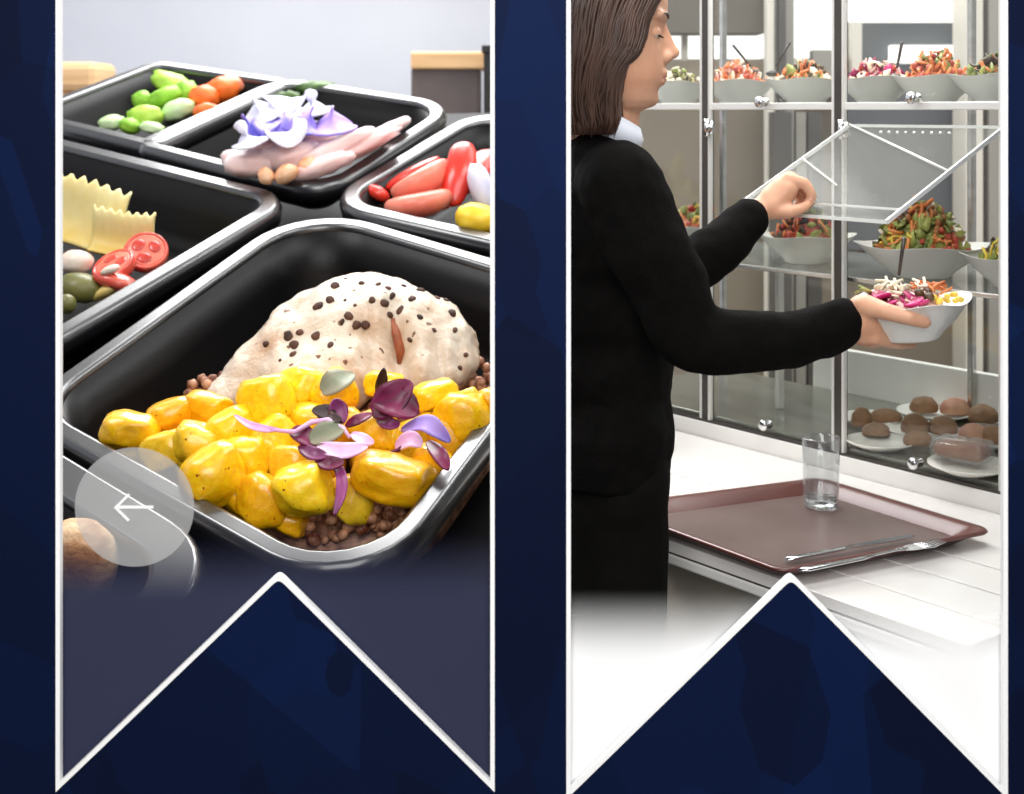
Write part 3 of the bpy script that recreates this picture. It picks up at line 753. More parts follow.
# --- roll in the cut-off container
M_ROLL = mat('crumbed_roll', (224, 190, 150), (164, 106, 54), rough=.7, scale=9, detail=6, bump=.9, bscale=40, lo=.4, hi=.62)
blob('crumbed_roll', 'crumbed golden roll at the lower edge, under the arrow button', 'roll', 78, 562, -.03, 76, 84, 10, M_ROLL, amp=.12, freq=3)

# --- boxes behind the counter
M_TAN = mat('tan_wood', (206, 164, 116), (222, 182, 136), rough=.6, scale=3, stretch=(1, 1, 12))
M_DKBOX = mat('dark_brown_box', (84, 74, 74), (98, 86, 82), rough=.6, scale=4)
M_DKPOST = mat('near_black_post', (24, 20, 22), rough=.6)
def W2(px, py, y): return W(px, py, y)
YB = 5.6
a, b = W(411, 118, YB), W(480, 58, YB)
t = thing('wooden_crate', 'dark wooden crate with a tan lid standing behind the trays', 'crate', T(((a.x+b.x)/2, YB, 0)))
hgt = b.z
bm = bmesh.new(); add_box(bm, (0, .15, hgt/2-.02), (b.x-a.x, .3, hgt-.04)); bevel_mod(mobj('crate_body', bm, M_DKBOX, t, False), .01)
bm = bmesh.new(); add_box(bm, (.02, .15, hgt-.01), (b.x-a.x+.04, .34, .07)); bevel_mod(mobj('lid', bm, M_TAN, t, False), .008)
a, b = W(483, 118, YB-.2), W(500, 52, YB-.2)
t = thing('dark_post', 'near-black post standing beside the tan-lidded crate', 'post', T(((a.x+b.x)/2, YB-.2, 0)))
bm = bmesh.new(); add_box(bm, (0, 0, b.z/2), (.06, .06, b.z)); bevel_mod(mobj('post_shaft', bm, M_DKPOST, t, False), .006)
bm = bmesh.new(); add_box(bm, (0, 0, b.z+.01), (.075, .075, .03)); bevel_mod(mobj('post_cap', bm, M_DKPOST, t, False), .004)
a, b = W(20, 100, YB), W(100, 62, YB)
t = thing('wooden_board', 'blurred tan wooden block behind the vegetable tray', 'block', T(((a.x+b.x)/2, YB, 0)))
bm = bmesh.new(); add_box(bm, (0, .1, b.z-.06), (b.x-a.x, .3, .12)); bevel_mod(mobj('block_top', bm, M_TAN, t, False), .03)
bm = bmesh.new(); add_box(bm, (0, .1, (b.z-.12)/2), ((b.x-a.x)*.8, .24, b.z-.12)); bevel_mod(mobj('block_base', bm, M_TAN, t, False), .01)

# --- round arrow button fixed on the display wall's pane
M_BTN = glass_mat('frosted_button', gloss=.01, haze=.52, haze_c=(196, 196, 196))
c = W(134.5, 507, WF-.006)
t = thing('arrow_button', 'round translucent grey disc with a white arrow, on the lower pane of the food window', 'button', frame(c, Vector((1, 0, 0)), Vector((0, 0, 1)), Vector((0, -1, 0))))
ps = WF/F_PX
bm = bmesh.new(); add_lathe(bm, [(0, 0), (59.5*ps, 0)], 64); mobj('disc', bm, M_BTN, t)
bm = bmesh.new()
add_bar(bm, (-18*ps, 0, .001), (19*ps, 0, .001), 2.6*ps, .001); add_bar(bm, (-19*ps, -1*ps, .0022), (-5*ps, 13*ps, .0022), 2.6*ps, .001); add_bar(bm, (-19*ps, 1*ps, .0034), (-5*ps, -13*ps, .0034), 2.6*ps, .001)
mobj('arrow', bm, M_WHITE, t, False)
# ================================================================== the salad counter
U = Vector((-.6078, .7941, 0)); NV = Vector((-.7941, -.6078, 0)); ZV = Vector((0, 0, 1))     # along the cabinet (away), out to the guests, up
P2 = Vector((.6836, 2.9, 0))
CF = Matrix((U, NV, ZV)).transposed().to_4x4(); CF.translation = P2        # cabinet frame: (u, n, z)
CFI = CF.inverted()
def cab(px, py, z):
    """cabinet coordinates of the point at height z seen at a pixel"""
    y = (CAM_Z-z)*F_PX/(py-HY); return CFI @ W(px, py, y)
UP = [-.394, 0, .385, .775]                                   # where the posts stand
M_STEEL = mat('brushed_steel', (196, 194, 188), (214, 212, 206), rough=.24, metal=.9, scale=3, stretch=(1, 1, 14))
M_ALU = mat('pale_aluminium', (226, 224, 218), rough=.3, metal=.35, spec=.6)
M_GASK = mat('dark_gasket', (52, 47, 43), (66, 60, 54), rough=.35, scale=6, spec=.5)
M_CHROME = mat('chrome', (220, 220, 220), rough=.08, metal=1)
M_PANE = glass_mat('cabinet_glass', (.97, .98, .97), gloss=.06, rough=.03)
M_FLAP = glass_mat('flap_glass', (.90, .91, .90), gloss=.012, rough=.12, haze=.06, haze_c=(215, 212, 205))
M_GEDGE = mat('glass_edge', (226, 228, 224), rough=.25, spec=.7)
M_SHELF = glass_mat('shelf_glass', (.86, .88, .87), gloss=.10, rough=.06, haze=.18, haze_c=(170, 172, 168))
M_COUNTER = mat('white_counter', (236, 231, 226), (243, 240, 236), rough=.22, spec=.5, scale=4)
M_CREAM = mat('white_laminate', (240, 237, 232), rough=.35, spec=.4)
M_BEIGE = mat('beige_panel', (196, 184, 166), (204, 193, 176), rough=.5, scale=3)
M_GROOVE = mat('groove_shadow_gap', (70, 66, 62), rough=.7)
M_DECK = mat('deck_steel', (128, 128, 118), (146, 145, 136), rough=.22, metal=.55, scale=4, stretch=(1, 8, 1))
ZC, ZD, ZM, ZS, ZT2 = .75, .80, 1.152, 1.51, 2.05
DEP = .46
C = thing('display_cabinet', 'glass-fronted steel salad display cabinet with shelves, one front flap held open', 'display cabinet', CF)
def cbox(name, u0, u1, n0, n1, z0, z1, m, parent=None, bev=.002):
    bm = bmesh.new(); add_box(bm, ((u0+u1)/2, (n0+n1)/2, (z0+z1)/2), (abs(u1-u0), abs(n1-n0), abs(z1-z0)))
    o = mobj(name, bm, m, parent or C, False)
    return bevel_mod(o, bev) if bev else o
UA, UB = -.62, .79
for i, u in enumerate(UP):
    p = cbox('post', u-.007, u+.001, -.010, .003, ZC+.03, ZT2, M_ALU, None, .004)
    cbox('gasket', u+.001, u+.020, -.02, .0012, ZC+.03, ZT2, M_GASK, p, .001)
    cbox('edge_strip', u+.020, u+.0265, -.02, .002, ZC+.03, ZT2, M_ALU, p, .001)
    b_ = cbox('rear_post', u-.008, u+.008, -DEP, -DEP+.016, ZD, ZT2, M_STEEL, None, .003)
# front rails and shelves
cbox('shelf_rail', UA, UB, -.018, -.002, ZS-.010, ZS+.006, M_ALU)
cbox('shelf', UA, UB, -DEP+.01, -.018, ZS-.006, ZS+.001, M_SHELF, None, 0)
cbox('shelf', UA, UB, -DEP+.01, -.03, ZM-.008, ZM, M_SHELF, None, 0)
cbox('shelf_rail', UA, UB, -.03, -.022, ZM-.009, ZM+.001, M_STEEL)
cbox('deck', UA, UB, -DEP, -.012, ZD-.02, ZD, M_DECK)
cbox('back_ledge', -.5, .47, -DEP-.02, -DEP, ZD-.02, .905, M_CREAM)
cbox('base_fascia', UA, UB, -.03, .006, ZC-.08, ZC+.035, M_CREAM)
cbox('base_gasket', UA, UB, -.012, .003, ZC+.035, ZC+.041, M_GASK, None, 0)
cbox('base_box', UA, UB, -DEP, -.03, .0, ZC+.02, M_BEIGE, None, .004)
cbox('top_rail', UA, UB, -.03, .002, ZT2-.04, ZT2, M_ALU)
# shelf brackets under the middle shelf
for u in (-.335, .34):
    cbox('bracket', u-.006, u+.006, -.20, -.18, ZD, ZM-.008, M_ALU, None, .002)
def pane(u0, u1, z0, z1, n=-.010):
    cbox('glass_pane', u0, u1, n-.003, n, z0, z1, M_PANE, None, 0)
def bays():
    b = sorted(UP); return [(b[i]+.028, b[i+1]-.010) for i in range(len(b)-1)]
for i, (u0, u1) in enumerate(bays()):
    pane(u0, u1, ZS+.008, ZT2-.05)
    if i != 0: pane(u0, u1, ZM+.004, ZS-.012)
    pane(u0, u1, ZC+.042, ZM-.012)
# little chrome knobs of the flaps, hinges on the posts
def knob(px, py, n=.004):
    z = None; r = CFI.to_3x3() @ (W(px, py, 1)-CAMP); o = CFI @ CAMP
    t = (n-o.y)/r.y; p = o+r*t
    bm = bmesh.new(); add_lathe(bm, [(0, -.004), (.009, -.004), (.010, 0), (.005, .004), (.006, .012), (.012, .016), (.012, .022), (.008, .026), (0, .026)], 16, T(p) @ Matrix.Rotation(-PI/2, 4, 'X'))
    mobj('knob', bm, M_CHROME, C)
for q in ((765, 102), (917, 98), (769, 424), (919, 462)): knob(*q)
for i in (0, 1, 2):
    u = UP[i]
    for z in (ZS-.05,):
        bm = bmesh.new(); add_box(bm, (u-.014, .008, z), (.018, .012, .03)); add_tube(bm, [(u-.008, .013, z-.02), (u-.008, .013, z+.02)], .006, 10)
        mobj('hinge', bm, M_CHROME, C)
# the open flap
A = Vector((UP[1]-.022, .004, 1.468)); B = Vector((UP[0]+.012, .004, 1.468)); dv = Vector((0, .3465, -.159))
Dp, Cp = A+dv, B+dv
fl = bmesh.new()
nn = (B-A).cross(dv).normalized()*.004
r1 = ring(fl, [A-nn, B-nn, Cp-nn, Dp-nn]); r2 = ring(fl, [A+nn, B+nn, Cp+nn, Dp+nn]); bridge(fl, r1, r2); fl.faces.new(r1); fl.faces.new(r2)
flap = mobj('open_flap', fl, M_FLAP, C, False)
bm = bmesh.new(); add_bar(bm, A, Dp, .003, .008); add_bar(bm, B, Cp, .005, .008); add_bar(bm, A, B, .004, .006)
mobj('flap_edge', bm, M_GEDGE, flap, False)
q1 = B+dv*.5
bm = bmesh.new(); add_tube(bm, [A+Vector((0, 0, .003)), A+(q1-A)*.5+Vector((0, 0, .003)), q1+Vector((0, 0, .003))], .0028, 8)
add_tube(bm, [A+dv*.42+Vector((0, 0, .003)), A+dv*.42+(Cp-A-dv*.42)*.45], .0022, 8); mobj('reflection_line', bm, M_ALU, flap)  # pale rods drawn as reflections in the flap glass, not struts
bm = bmesh.new(); add_bar(bm, Dp, Cp, .004, .006); add_bar(bm, Dp+Vector((0, -.035, .020)), Cp+Vector((0, -.035, .020)), .004, .004)
mobj('pull_rail', bm, M_GEDGE, flap, False)
bm = bmesh.new()
for k in range(9):
    f = .30+k*.055; p = A+(B-A)*f+dv*.10
    add_ball(bm, p+Vector((0, .002, .004)), .0032, sub=2)
mobj('rivet_row', bm, M_ALU, flap)

# ---------------- serving counter with the tray slide
S = thing('serving_counter', 'white serving counter with a grooved tray slide along the cabinet', 'counter', CF)
UC = -.72
def u_end(n, z, px=618):
    """the mitred far end of the counter, where the next counter joins"""
    o = CFI @ CAMP; r = CFI.to_3x3() @ (W(px, HY, 1)-CAMP); t = (n-o.y)/r.y; return (o+r*t).x
def sbox(name, n0, n1, z0, z1, m, bev=.002, u0=UC):
    bm = bmesh.new(); add_prism(bm, [(u0, n0), (u_end(n0, 0), n0), (u_end(n1, 0), n1), (u0, n1)], z1-z0, T((0, 0, z0)))
    o = mobj(name, bm, m, S, False); return bevel_mod(o, bev) if bev else o
G_ = [.285, .39, .505]
edges = [.007]+G_+[.609]
for a, b in zip(edges, edges[1:]): sbox('slide_plank', a+.0025, b-.0025, ZC-.02, ZC, M_COUNTER, .0015)
sbox('groove_bed', .007, .607, ZC-.03, ZC-.0185, M_GROOVE, 0)
sbox('apron', .585, .609, ZC-.040, ZC-.021, M_CREAM, .004)
sbox('front_panel', .45, .47, .10, ZC-.03, M_BEIGE, .002, -.6)
sbox('plinth', .02, .43, 0, .10, M_BEIGE, .002, -.6)

# ---------------- the brown tray, the glass, the cutlery
M_BTRAY = mat('brown_tray', (96, 78, 74), (110, 92, 88), rough=.3, scale=5, spec=.5)
M_BRIM = mat('brown_tray_rim', (84, 40, 36), (104, 62, 56), rough=.3, scale=5, spec=.6)
tq = [(.424, 2.2), (.823, 2.409), (.6045, 2.748), (.175, 2.558)]
TRZ = ZC+.002
tc_ = Vector((sum(q[0] for q in tq)/4, sum(q[1] for q in tq)/4, 0))
tt = thing('serving_tray', 'brown serving tray on the white counter, carrying the glass and cutlery', 'tray', T((tc_.x, tc_.y, TRZ)))
tl = [(q[0]-tc_.x, q[1]-tc_.y) for q in tq]
def TR(bm, d, z, r): return ring(bm, [(u, v, z) for u, v in rquad(offset_quad(tl, d-.006), [r]*4, 7)])
bm = bmesh.new(); A1 = TR(bm, .036, .006, .03); B1 = TR(bm, .036, 0, .03); bm.faces.new(A1); bm.faces.new(B1); bridge(bm, A1, B1); mobj('tray_floor', bm, M_BTRAY, tt, False)
bm = bmesh.new(); rs = [TR(bm, d, z, r) for d, z, r in ((.036, .006, .03), (.018, .022, .026), (.010, .026, .026), (.002, .026, .026), (0, .023, .026), (.002, .020, .026), (.012, .018, .026), (.036, 0, .03))]
for a, b in zip(rs, rs[1:]): bridge(bm, a, b)
mobj('tray_rim', bm, M_BRIM, tt)
ZF = TRZ+.0065
def on_tray(px, py, dz=0): y = (CAM_Z-ZF-dz)*F_PX/(py-HY); return W(px, py, y)
M_GLASS = bpy.data.materials.new('drinking_glass'); M_GLASS.use_nodes = True
gb = M_GLASS.node_tree.nodes['Principled BSDF']; gb.inputs['Transmission Weight'].default_value = 1; gb.inputs['Roughness'].default_value = .0; gb.inputs['IOR'].default_value = 1.45; gb.inputs['Base Color'].default_value = (.97, .98, .98, 1)
gp = on_tray(821, 507)
tg = thing('drinking_glass', 'empty clear drinking glass with a fluted base standing on the brown tray', 'glass', T(gp))
bm = bmesh.new(); R0, H0 = .0345, .131; seg = 40
def grings(prof, flute):
    out = []
    for r, z in prof:
        out.append(ring(bm, [((r+(flute(z)*math.cos(12*2*PI*k/seg*1.0))*.0012)*math.cos(2*PI*k/seg), (r+(flute(z)*math.cos(12*2*PI*k/seg))*.0012)*math.sin(2*PI*k/seg), z) for k in range(seg)]))
    return out
fl_ = lambda z: 1 if .012 < z < .05 else 0
o_ = grings([(R0*.86, 0), (R0*.90, .004), (R0*.91, .013), (R0*.93, .03), (R0*.95, .049), (R0*.97, .06), (R0*1.02, H0-.002), (R0*1.0, H0)], fl_)
i_ = grings([(R0*.96, H0-.001), (R0*.92, .06), (R0*.88, .022), (R0*.7, .016)], lambda z: 0)
for a, b in zip(o_, o_[1:]): bridge(bm, a, b)
bridge(bm, o_[-1], i_[0])
for a, b in zip(i_, i_[1:]): bridge(bm, a, b)
bm.faces.new(i_[-1]); bm.faces.new(o_[0])
mobj('tumbler', bm, glass_mat('thin_glass', (.96, .97, .97), gloss=.2, rough=.03, haze=.04), tg)
bm = bmesh.new(); add_lathe(bm, [(0, .0145), (R0*.6, .0145), (R0*.84, .018), (R0*.86, .010), (R0*.80, .0015), (0, .0015)], 32); mobj('glass_base', bm, M_GLASS, tg)

def cutlery(name, label, a, b, kind, dz=.004):
    pa, pb = on_tray(*a, dz), on_tray(*b, dz); d = (pb-pa); L = d.length; d.normalize(); s = ZV.cross(d).normalized()
    t = thing(name, label, name.split('_')[-1], frame(pa, d, s, ZV))
    bm = bmesh.new()
    add_tube(bm, [(0, 0, .001), (.02, 0, .001), (L*.42, 0, .002), (L*.5, 0, .004)], [.006, .0075, .006, .0045], 10, True, .45); mobj('handle', bm, M_CHROME, t)
    bm = bmesh.new()
    if kind == 'knife':
        pts = [(L*.47, -.005), (L*.6, -.008), (L*.9, -.009), (L, -.001), (L*.97, .005), (L*.6, .006), (L*.47, .005)]
        add_prism(bm, pts, .0018, T((0, 0, .002))); mobj('blade', bm, M_CHROME, t, False)
    else:
        add_tube(bm, [(L*.48, 0, .004), (L*.66, 0, .006), (L*.74, 0, .005)], [.004, .004, .006], 8, True, .5)
        pts = [(L*.72, -.005), (L*.76, -.011), (L*.84, -.012), (L*.84, .012), (L*.76, .011), (L*.72, .005)]
        add_prism(bm, pts, .002, T((0, 0, .004)))
        mobj('neck', bm, M_CHROME, t, False)
        for k in range(4):
            y = -.0095+k*.0063
            bm = bmesh.new(); add_tube(bm, [(L*.83, y, .005), (L*.92, y, .004), (L, y*.95, .008)], [.0019, .0018, .0009], 6); mobj('tine', bm, M_CHROME, t)
cutlery('table_knife', 'steel table knife lying across the brown tray, further from the tray edge than the fork', (786, 560), (915, 537), 'knife', .006)
cutlery('table_fork', 'steel fork lying next to the knife, along the near edge of the brown tray', (800, 571), (942, 545), 'fork', .021)

# ---------------- bowls of salad
M_BOWL = mat('white_bowl', (226, 224, 218), (234, 232, 226), rough=.25, spec=.5, scale=3)
M_SAL = {n: mat('salad_'+n, a, b, rough=.4, scale=25, spec=.4) for n, a, b in (
    ('leaf', (104, 116, 48), (168, 168, 92)), ('dark', (62, 48, 36), (92, 66, 40)), ('carrot', (196, 104, 50), (220, 140, 82)), ('red', (150, 46, 34), (184, 84, 58)),
    ('beet', (140, 16, 70), (190, 40, 110)), ('cream', (226, 212, 182), (240, 230, 208)), ('yellow', (222, 186, 50), (238, 210, 96)), ('rose', (222, 170, 160), (236, 200, 190)), ('brown', (128, 78, 44), (160, 104, 62)))}
SKEYS = list(M_SAL)
def bowl_mesh(r, h, sq=2.6, dip=.10, foot=.42):
    """flared bowl, squarish rim with raised corners"""
    bm = bmesh.new(); seg = 48
    def R(rad, z, k_):
        out = []
        for k in range(seg):
            a = 2*PI*k/seg; c, s = math.cos(a), math.sin(a); p = 2+(sq-2)*k_
            q = rad/((abs(c)**p+abs(s)**p)**(1/p)); out.append((q*c, q*s, z+k_*dip*h*(abs(math.sin(2*a))**2)))
        return ring(bm, out)
    prof = [(foot*r, 0, 0), ((foot+.04)*r, .004, 0), ((foot+.10)*r, .012, .1), (.74*r+(foot-.42)*.5*r, .5*h, .5), (.97*r, .97*h, 1), (1.0*r, h, 1), (.975*r, h, 1), (.72*r+(foot-.42)*.45*r, .52*h, .5), ((foot+.06)*r, .018, .1), (.3*r, .014, 0)]
    rs = [R(*p) for p in prof]
    for a, b in zip(rs, rs[1:]): bridge(bm, a, b)
    bm.faces.new(rs[0]); bm.faces.new(rs[-1]); return bm
def salad(name, label, loc, r, h, keys, n, seed, dome=.9, size=.016, z0=0):
    """a heap of cut salad bits filling a bowl: loose bits nobody could count"""
    rnd = random.Random(seed); bm = bmesh.new(); mats = [M_SAL[k] for k in keys]; nk = len(keys)
    for v in add_ball(bm, (0, 0, z0), (r*.72, r*.72, h*.62), sub=2):
        if v.co.z < z0: v.co.z = z0+(v.co.z-z0)*.12
    for f in bm.faces: f.material_index = 0
    for k in range(n):
        a, q = rnd.uniform(0, 2*PI), math.sqrt(rnd.random()); x, y = q*r*.76*math.cos(a), q*r*.76*math.sin(a)
        z = z0+h*(1-q**2.2)*dome*rnd.uniform(.75, 1.1)+rnd.uniform(.004, .010)
        # bits of a kind lie together in sectors
        mi = int(((a/(2*PI)*nk*1.0)+rnd.gauss(0, 1.3)+seed) % nk)
        s = size*rnd.uniform(.6, 1.3); rot = Euler((rnd.uniform(0, 6), rnd.uniform(0, 6), rnd.uniform(0, 6))).to_matrix()
        nf = len(bm.faces); kd = keys[mi]
        if kd in ('leaf', 'dark', 'cream', 'beet'):
            m = T((x, y, z)) @ rot.to_4x4()
            pts = []; w_ = s*.9
            vs = [bm.verts.new(m @ Vector(p)) for p in ((-s, 0, 0), (-s*.3, -w_*.6, s*.2), (s*.5, -w_*.5, -.1*s), (s, 0, .35*s), (s*.4, w_*.6, 0), (-s*.4, w_*.5, .3*s))]
            vt = [bm.verts.new(v.co+(m.to_3x3() @ Vector((0, 0, .0018)))) for v in vs]
            bridge(bm, vs, vt); bm.faces.new(vs); bm.faces.new(vt)
        elif kd in ('carrot', 'yellow', 'rose'):
            d = rot @ Vector((s*1.1, 0, 0)); d.z = abs(d.z); e = rot @ Vector((0, s*.4, 0)); c = Vector((x, y, z)); add_tube(bm, [c-d, c+e, c+d], s*.2, 6)
        else: add_ball(bm, (x, y, z), (s*.62, s*.55, s*.45), rot, 1)
        bm.faces.ensure_lookup_table()
        for f in bm.faces[nf:]: f.material_index = mi
    o = mobj(name, bm, mats, None, True, T(loc)); return tag(o, label, 'salad', None, 'stuff')
def cab_at(px, n, z):
    """world point at height z, n in front of the cabinet plane, seen in pixel column px"""
    o = CFI @ CAMP; r = CFI.to_3x3() @ (W(px, HY, 1)-CAMP); t = (n-o.y)/r.y; p = CF @ (o+r*t); p.z = z; return p
def bowl(px, n, z, r, h, label, slabel, keys, seed, sh=.05, nb=70, size=.014, rot=None):
    p = cab_at(px, n, z)
    bm = bowl_mesh(r, h); o = mobj('salad_bowl', bm, M_BOWL, None, True, T(p) @ CF.to_3x3().to_4x4() @ Matrix.Rotation(rot or 0, 4, 'Z'))
    tag(o, label, 'bowl', 'white salad bowls in the cabinet')
    salad('mixed_salad', slabel, p+Vector((0, 0, h*.72)), r*.93, sh, keys, nb, seed, size=size)
    return p
ZB = ZS+.0015
bowl(678, -.13, ZB, .085, .055, 'white salad bowl on the top shelf, beside the face of the woman', 'olive and green salad in the bowl beside the face of the woman', ['leaf', 'dark', 'cream'], 11, .04, 60)
bowl(738, -.13, ZB, .088, .055, 'white salad bowl on the top shelf, first after the post nearest the woman', 'orange and red salad in the top-shelf bowl just after the post nearest the woman', ['carrot', 'red', 'rose', 'cream', 'carrot'], 12, .05, 110)
bowl(806, -.13, ZB, .088, .055, 'white salad bowl on the top shelf, before the middle post', 'lettuce and shredded carrot in the top-shelf bowl before the middle post', ['leaf', 'carrot', 'dark', 'cream', 'carrot'], 13, .05, 110)
bowl(876, -.13, ZB, .085, .055, 'white salad bowl on the top shelf, first beyond the middle post', 'beetroot and onion salad in the top-shelf bowl beyond the middle post', ['beet', 'cream', 'rose', 'red'], 14, .05, 100)
bowl(936, -.13, ZB, .085, .055, 'white salad bowl on the top shelf, middle of the bay with the open flap', 'carrot salad with red leaf on the top shelf above the open flap', ['carrot', 'red', 'carrot', 'leaf'], 15, .06, 110)
bowl(995, -.13, ZB, .085, .055, 'white salad bowl on the top shelf cut by the white outline', 'green leaf salad in the top-shelf bowl cut by the white outline', ['leaf', 'carrot', 'dark', 'leaf'], 16, .05, 100)
ZB = ZM+.001
bowl(693, -.16, ZB, .10, .06, 'white salad bowl on the middle shelf behind the raised forearm', 'orange and green salad behind the raised forearm', ['carrot', 'leaf', 'red', 'yellow'], 21, .06, 90)
bowl(806, -.16, ZB, .105, .062, 'white salad bowl on the middle shelf under the raised hand', 'tomato and lettuce salad under the raised hand', ['red', 'leaf', 'leaf', 'carrot', 'dark'], 22, .07, 130)
bowl(922, -.15, ZB, .13, .065, 'large white salad bowl on the middle shelf behind the bowl being lifted', 'mixed leaf, tomato and carrot salad heaped high under the open flap', ['leaf', 'red', 'brown', 'leaf', 'cream', 'carrot', 'dark', 'yellow', 'leaf', 'carrot'], 23, .105, 330, .016)
bowl(1016, -.15, ZB, .10, .06, 'white salad bowl on the middle shelf half hidden by the white outline', 'green salad half hidden by the white outline', ['leaf', 'dark', 'yellow'], 24, .06, 80)
def stick(label, a, b, y):
    pa, pb = W(*a, y), W(*b, y+.02); bm = bmesh.new()
    t = thing('serving_spoon', label, 'spoon', T(pb))
    add_tube(bm, [pa-pb, (pa-pb)*.5, Vector((0, 0, 0))], [.0035, .003, .0028], 8); mobj('handle', bm, M_GASK, t)
    bm = bmesh.new(); add_ball(bm, (pb-pa).normalized()*.02, (.013, .013, .008)); mobj('spoon_head', bm, M_GASK, t)
stick('dark spoon handle leaning out of the first top-shelf bowl beyond the woman', (733, 45), (750, 66), 3.27)
stick('dark spoon handle leaning the other way, in the bowl before the middle post', (790, 42), (776, 66), 3.13)
stick('thin spoon handle sticking out of the carrot salad on the top shelf', (902, 42), (897, 68), 2.90)

# ---------------- plates of rolls on the deck
M_PLATE = mat('white_plate', (228, 224, 216), rough=.25)
M_RYE = mat('brown_roll', (112, 80, 52), (146, 108, 76), rough=.65, scale=12, bump=.6, bscale=60)
M_MEATR = mat('filled_roll_side', (150, 92, 74), (196, 150, 120), rough=.6, scale=14)
M_WRAP = glass_mat('cling_film', (.97, .97, .97), gloss=.14, rough=.12, haze=.12, haze_c=(235, 232, 228))
def plate(px, py, r, label):
    p = CF @ cab(px, py, ZD); p.z = ZD+.0005
    t = tag(None or mobj('plate', (lambda bm: (add_lathe(bm, [(0, 0), (r*.6, 0), (r*.66, .003), (r, .014), (r, .017), (r*.64, .007), (0, .006)], 32), bm)[1])(bmesh.new()), M_PLATE, None, True, T(p)), label, 'plate', 'plates of rolls on the deck'); return p
def roll(px, py, w_, h_, label, m=M_RYE, tilt=0):
    y = (CAM_Z-ZD-.012)*F_PX/(py+h_/2-HY); p = W(px, py, y); s = y/F_PX
    bm = bmesh.new(); bmesh.ops.create_icosphere(bm, subdivisions=3, radius=1)
    for v in bm.verts:
        if v.co.z < -.3: v.co.z = -.3-(v.co.z+.3)*.15
    jitter(bm, .09, 2.5, px); bm.transform(Matrix.Rotation(math.radians(-tilt), 4, 'Y') @ Matrix.Diagonal((w_*s/2, w_*s/2*.9, h_*s*.72, 1)))
    p.z = ZD+.014+h_*s*.22
    tag(mobj('bread_roll', bm, m, None, True, T(p)), label, 'bread roll', 'bread rolls on the plates')
plate(935, 418, .085, 'plate at the back of the deck carrying three rolls'); plate(922, 436, .08, 'plate in the middle of the deck under the paired rolls')
plate(872, 424, .07, 'plate nearest the middle post under the flat rolls'); plate(990, 446, .075, 'plate by the white outline carrying wrapped rolls'); plate(880, 448, .07, 'empty-looking plate close to the front glass, near the middle post'); plate(970, 472, .08, 'plate at the front glass with a wrapped sandwich')
for q in [(924, 404, 28, 16, 'brown roll at the back of the deck, first of its plate'), (955, 406, 30, 16, 'roll in film at the back of the deck beside the first brown one'), (983, 413, 30, 18, 'brown roll at the back of the deck by the white outline'),
          (915, 423, 28, 20, 'brown roll paired on the middle plate, nearer the middle post'), (943, 425, 30, 18, 'brown roll paired on the middle plate, farther from the middle post'), (886, 415, 32, 13, 'flat brown roll seen just past the middle post'),
          (862, 417, 22, 20, 'roll half hidden by the middle post'), (876, 429, 28, 13, 'dark flat roll before the others, near the middle post'), (918, 438, 30, 14, 'roll in front of the paired rolls'),
          (974, 432, 32, 18, 'roll under cling film before the one at the white outline'), (993, 434, 28, 18, 'roll beside the white outline on the wrapped plate')]:
    roll(*q[:5], m=M_MEATR if 'film' in q[4] else M_RYE)
def sandwich(px, py, L, label):
    p = CF @ cab(px, py, ZD); p.z = ZD+.018
    t = thing('wrapped_sandwich', label, 'sandwich', T(p) @ CF.to_3x3().to_4x4() @ Matrix.Rotation(.2, 4, 'Z'))
    bm = bmesh.new(); add_box(bm, (0, 0, .018), (L, .06, .03)); bevel_mod(mobj('bread', bm, M_MEATR, t, True), .012, 3)
    bm = bmesh.new(); add_box(bm, (0, 0, .019), (L+.012, .072, .042)); jitter(bm, .003, 30); bevel_mod(mobj('cling_wrap', bm, M_WRAP, t, True), .014, 3)
sandwich(962, 468, .10, 'sandwich wrapped in cling film at the front glass of the deck')

# ---------------- the room seen through the cabinet
YR = 5.0
M_TAUPE = mat('taupe_wall', (150, 139, 124), (158, 147, 132), rough=.8, scale=1.5, spec=.1)
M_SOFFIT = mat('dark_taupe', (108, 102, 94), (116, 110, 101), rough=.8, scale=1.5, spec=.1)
M_SLATE = mat('slate_panel', (98, 101, 104), (112, 114, 116), rough=.6, scale=2)
M_SKY = emit_mat('daylight_window', (255, 254, 250), 1.6)
M_COLM = mat('cream_column', (222, 216, 204), rough=.6); M_GREYC = mat('grey_column', (150, 146, 138), (164, 160, 152), rough=.6, scale=2); M_DKC = mat('dark_column', (84, 80, 76), (98, 94, 88), rough=.6, scale=2)
def wall_rect(name, x0, x1, y0, y1, y, th, m, kind=True):
    a, b = W(x0, y1, y), W(x1, y0, y); bm = bmesh.new()
    add_box(bm, ((a.x+b.x)/2, y+th/2, (a.z+b.z)/2), (b.x-a.x, th, b.z-a.z)); return struct(name, bm, m)
def to_floor(name, x0, x1, y0, y, th, m):
    a, b = W(x0, y0, y), W(x1, y0, y); bm = bmesh.new(); add_box(bm, ((a.x+b.x)/2, y+th/2, a.z/2), (b.x-a.x, th, a.z)); return struct(name, bm, m)
bm = bmesh.new(); a, b = W(580, 0, YR), W(1250, 0, YR); add_box(bm, ((a.x+b.x)/2, YR+.35, 1.6), (b.x-a.x, .1, 3.2)); struct('wall_right', bm, M_TAUPE)
wall_rect('wall_soffit', 570, 766, -140, 33, YR, .28, M_SOFFIT)
wall_rect('window_3', 664, 764, 33, 58, YR+.2, .1, M_SKY)
wall_rect('trim_3', 682, 688, 30, 60, YR+.15, .04, M_COLM)
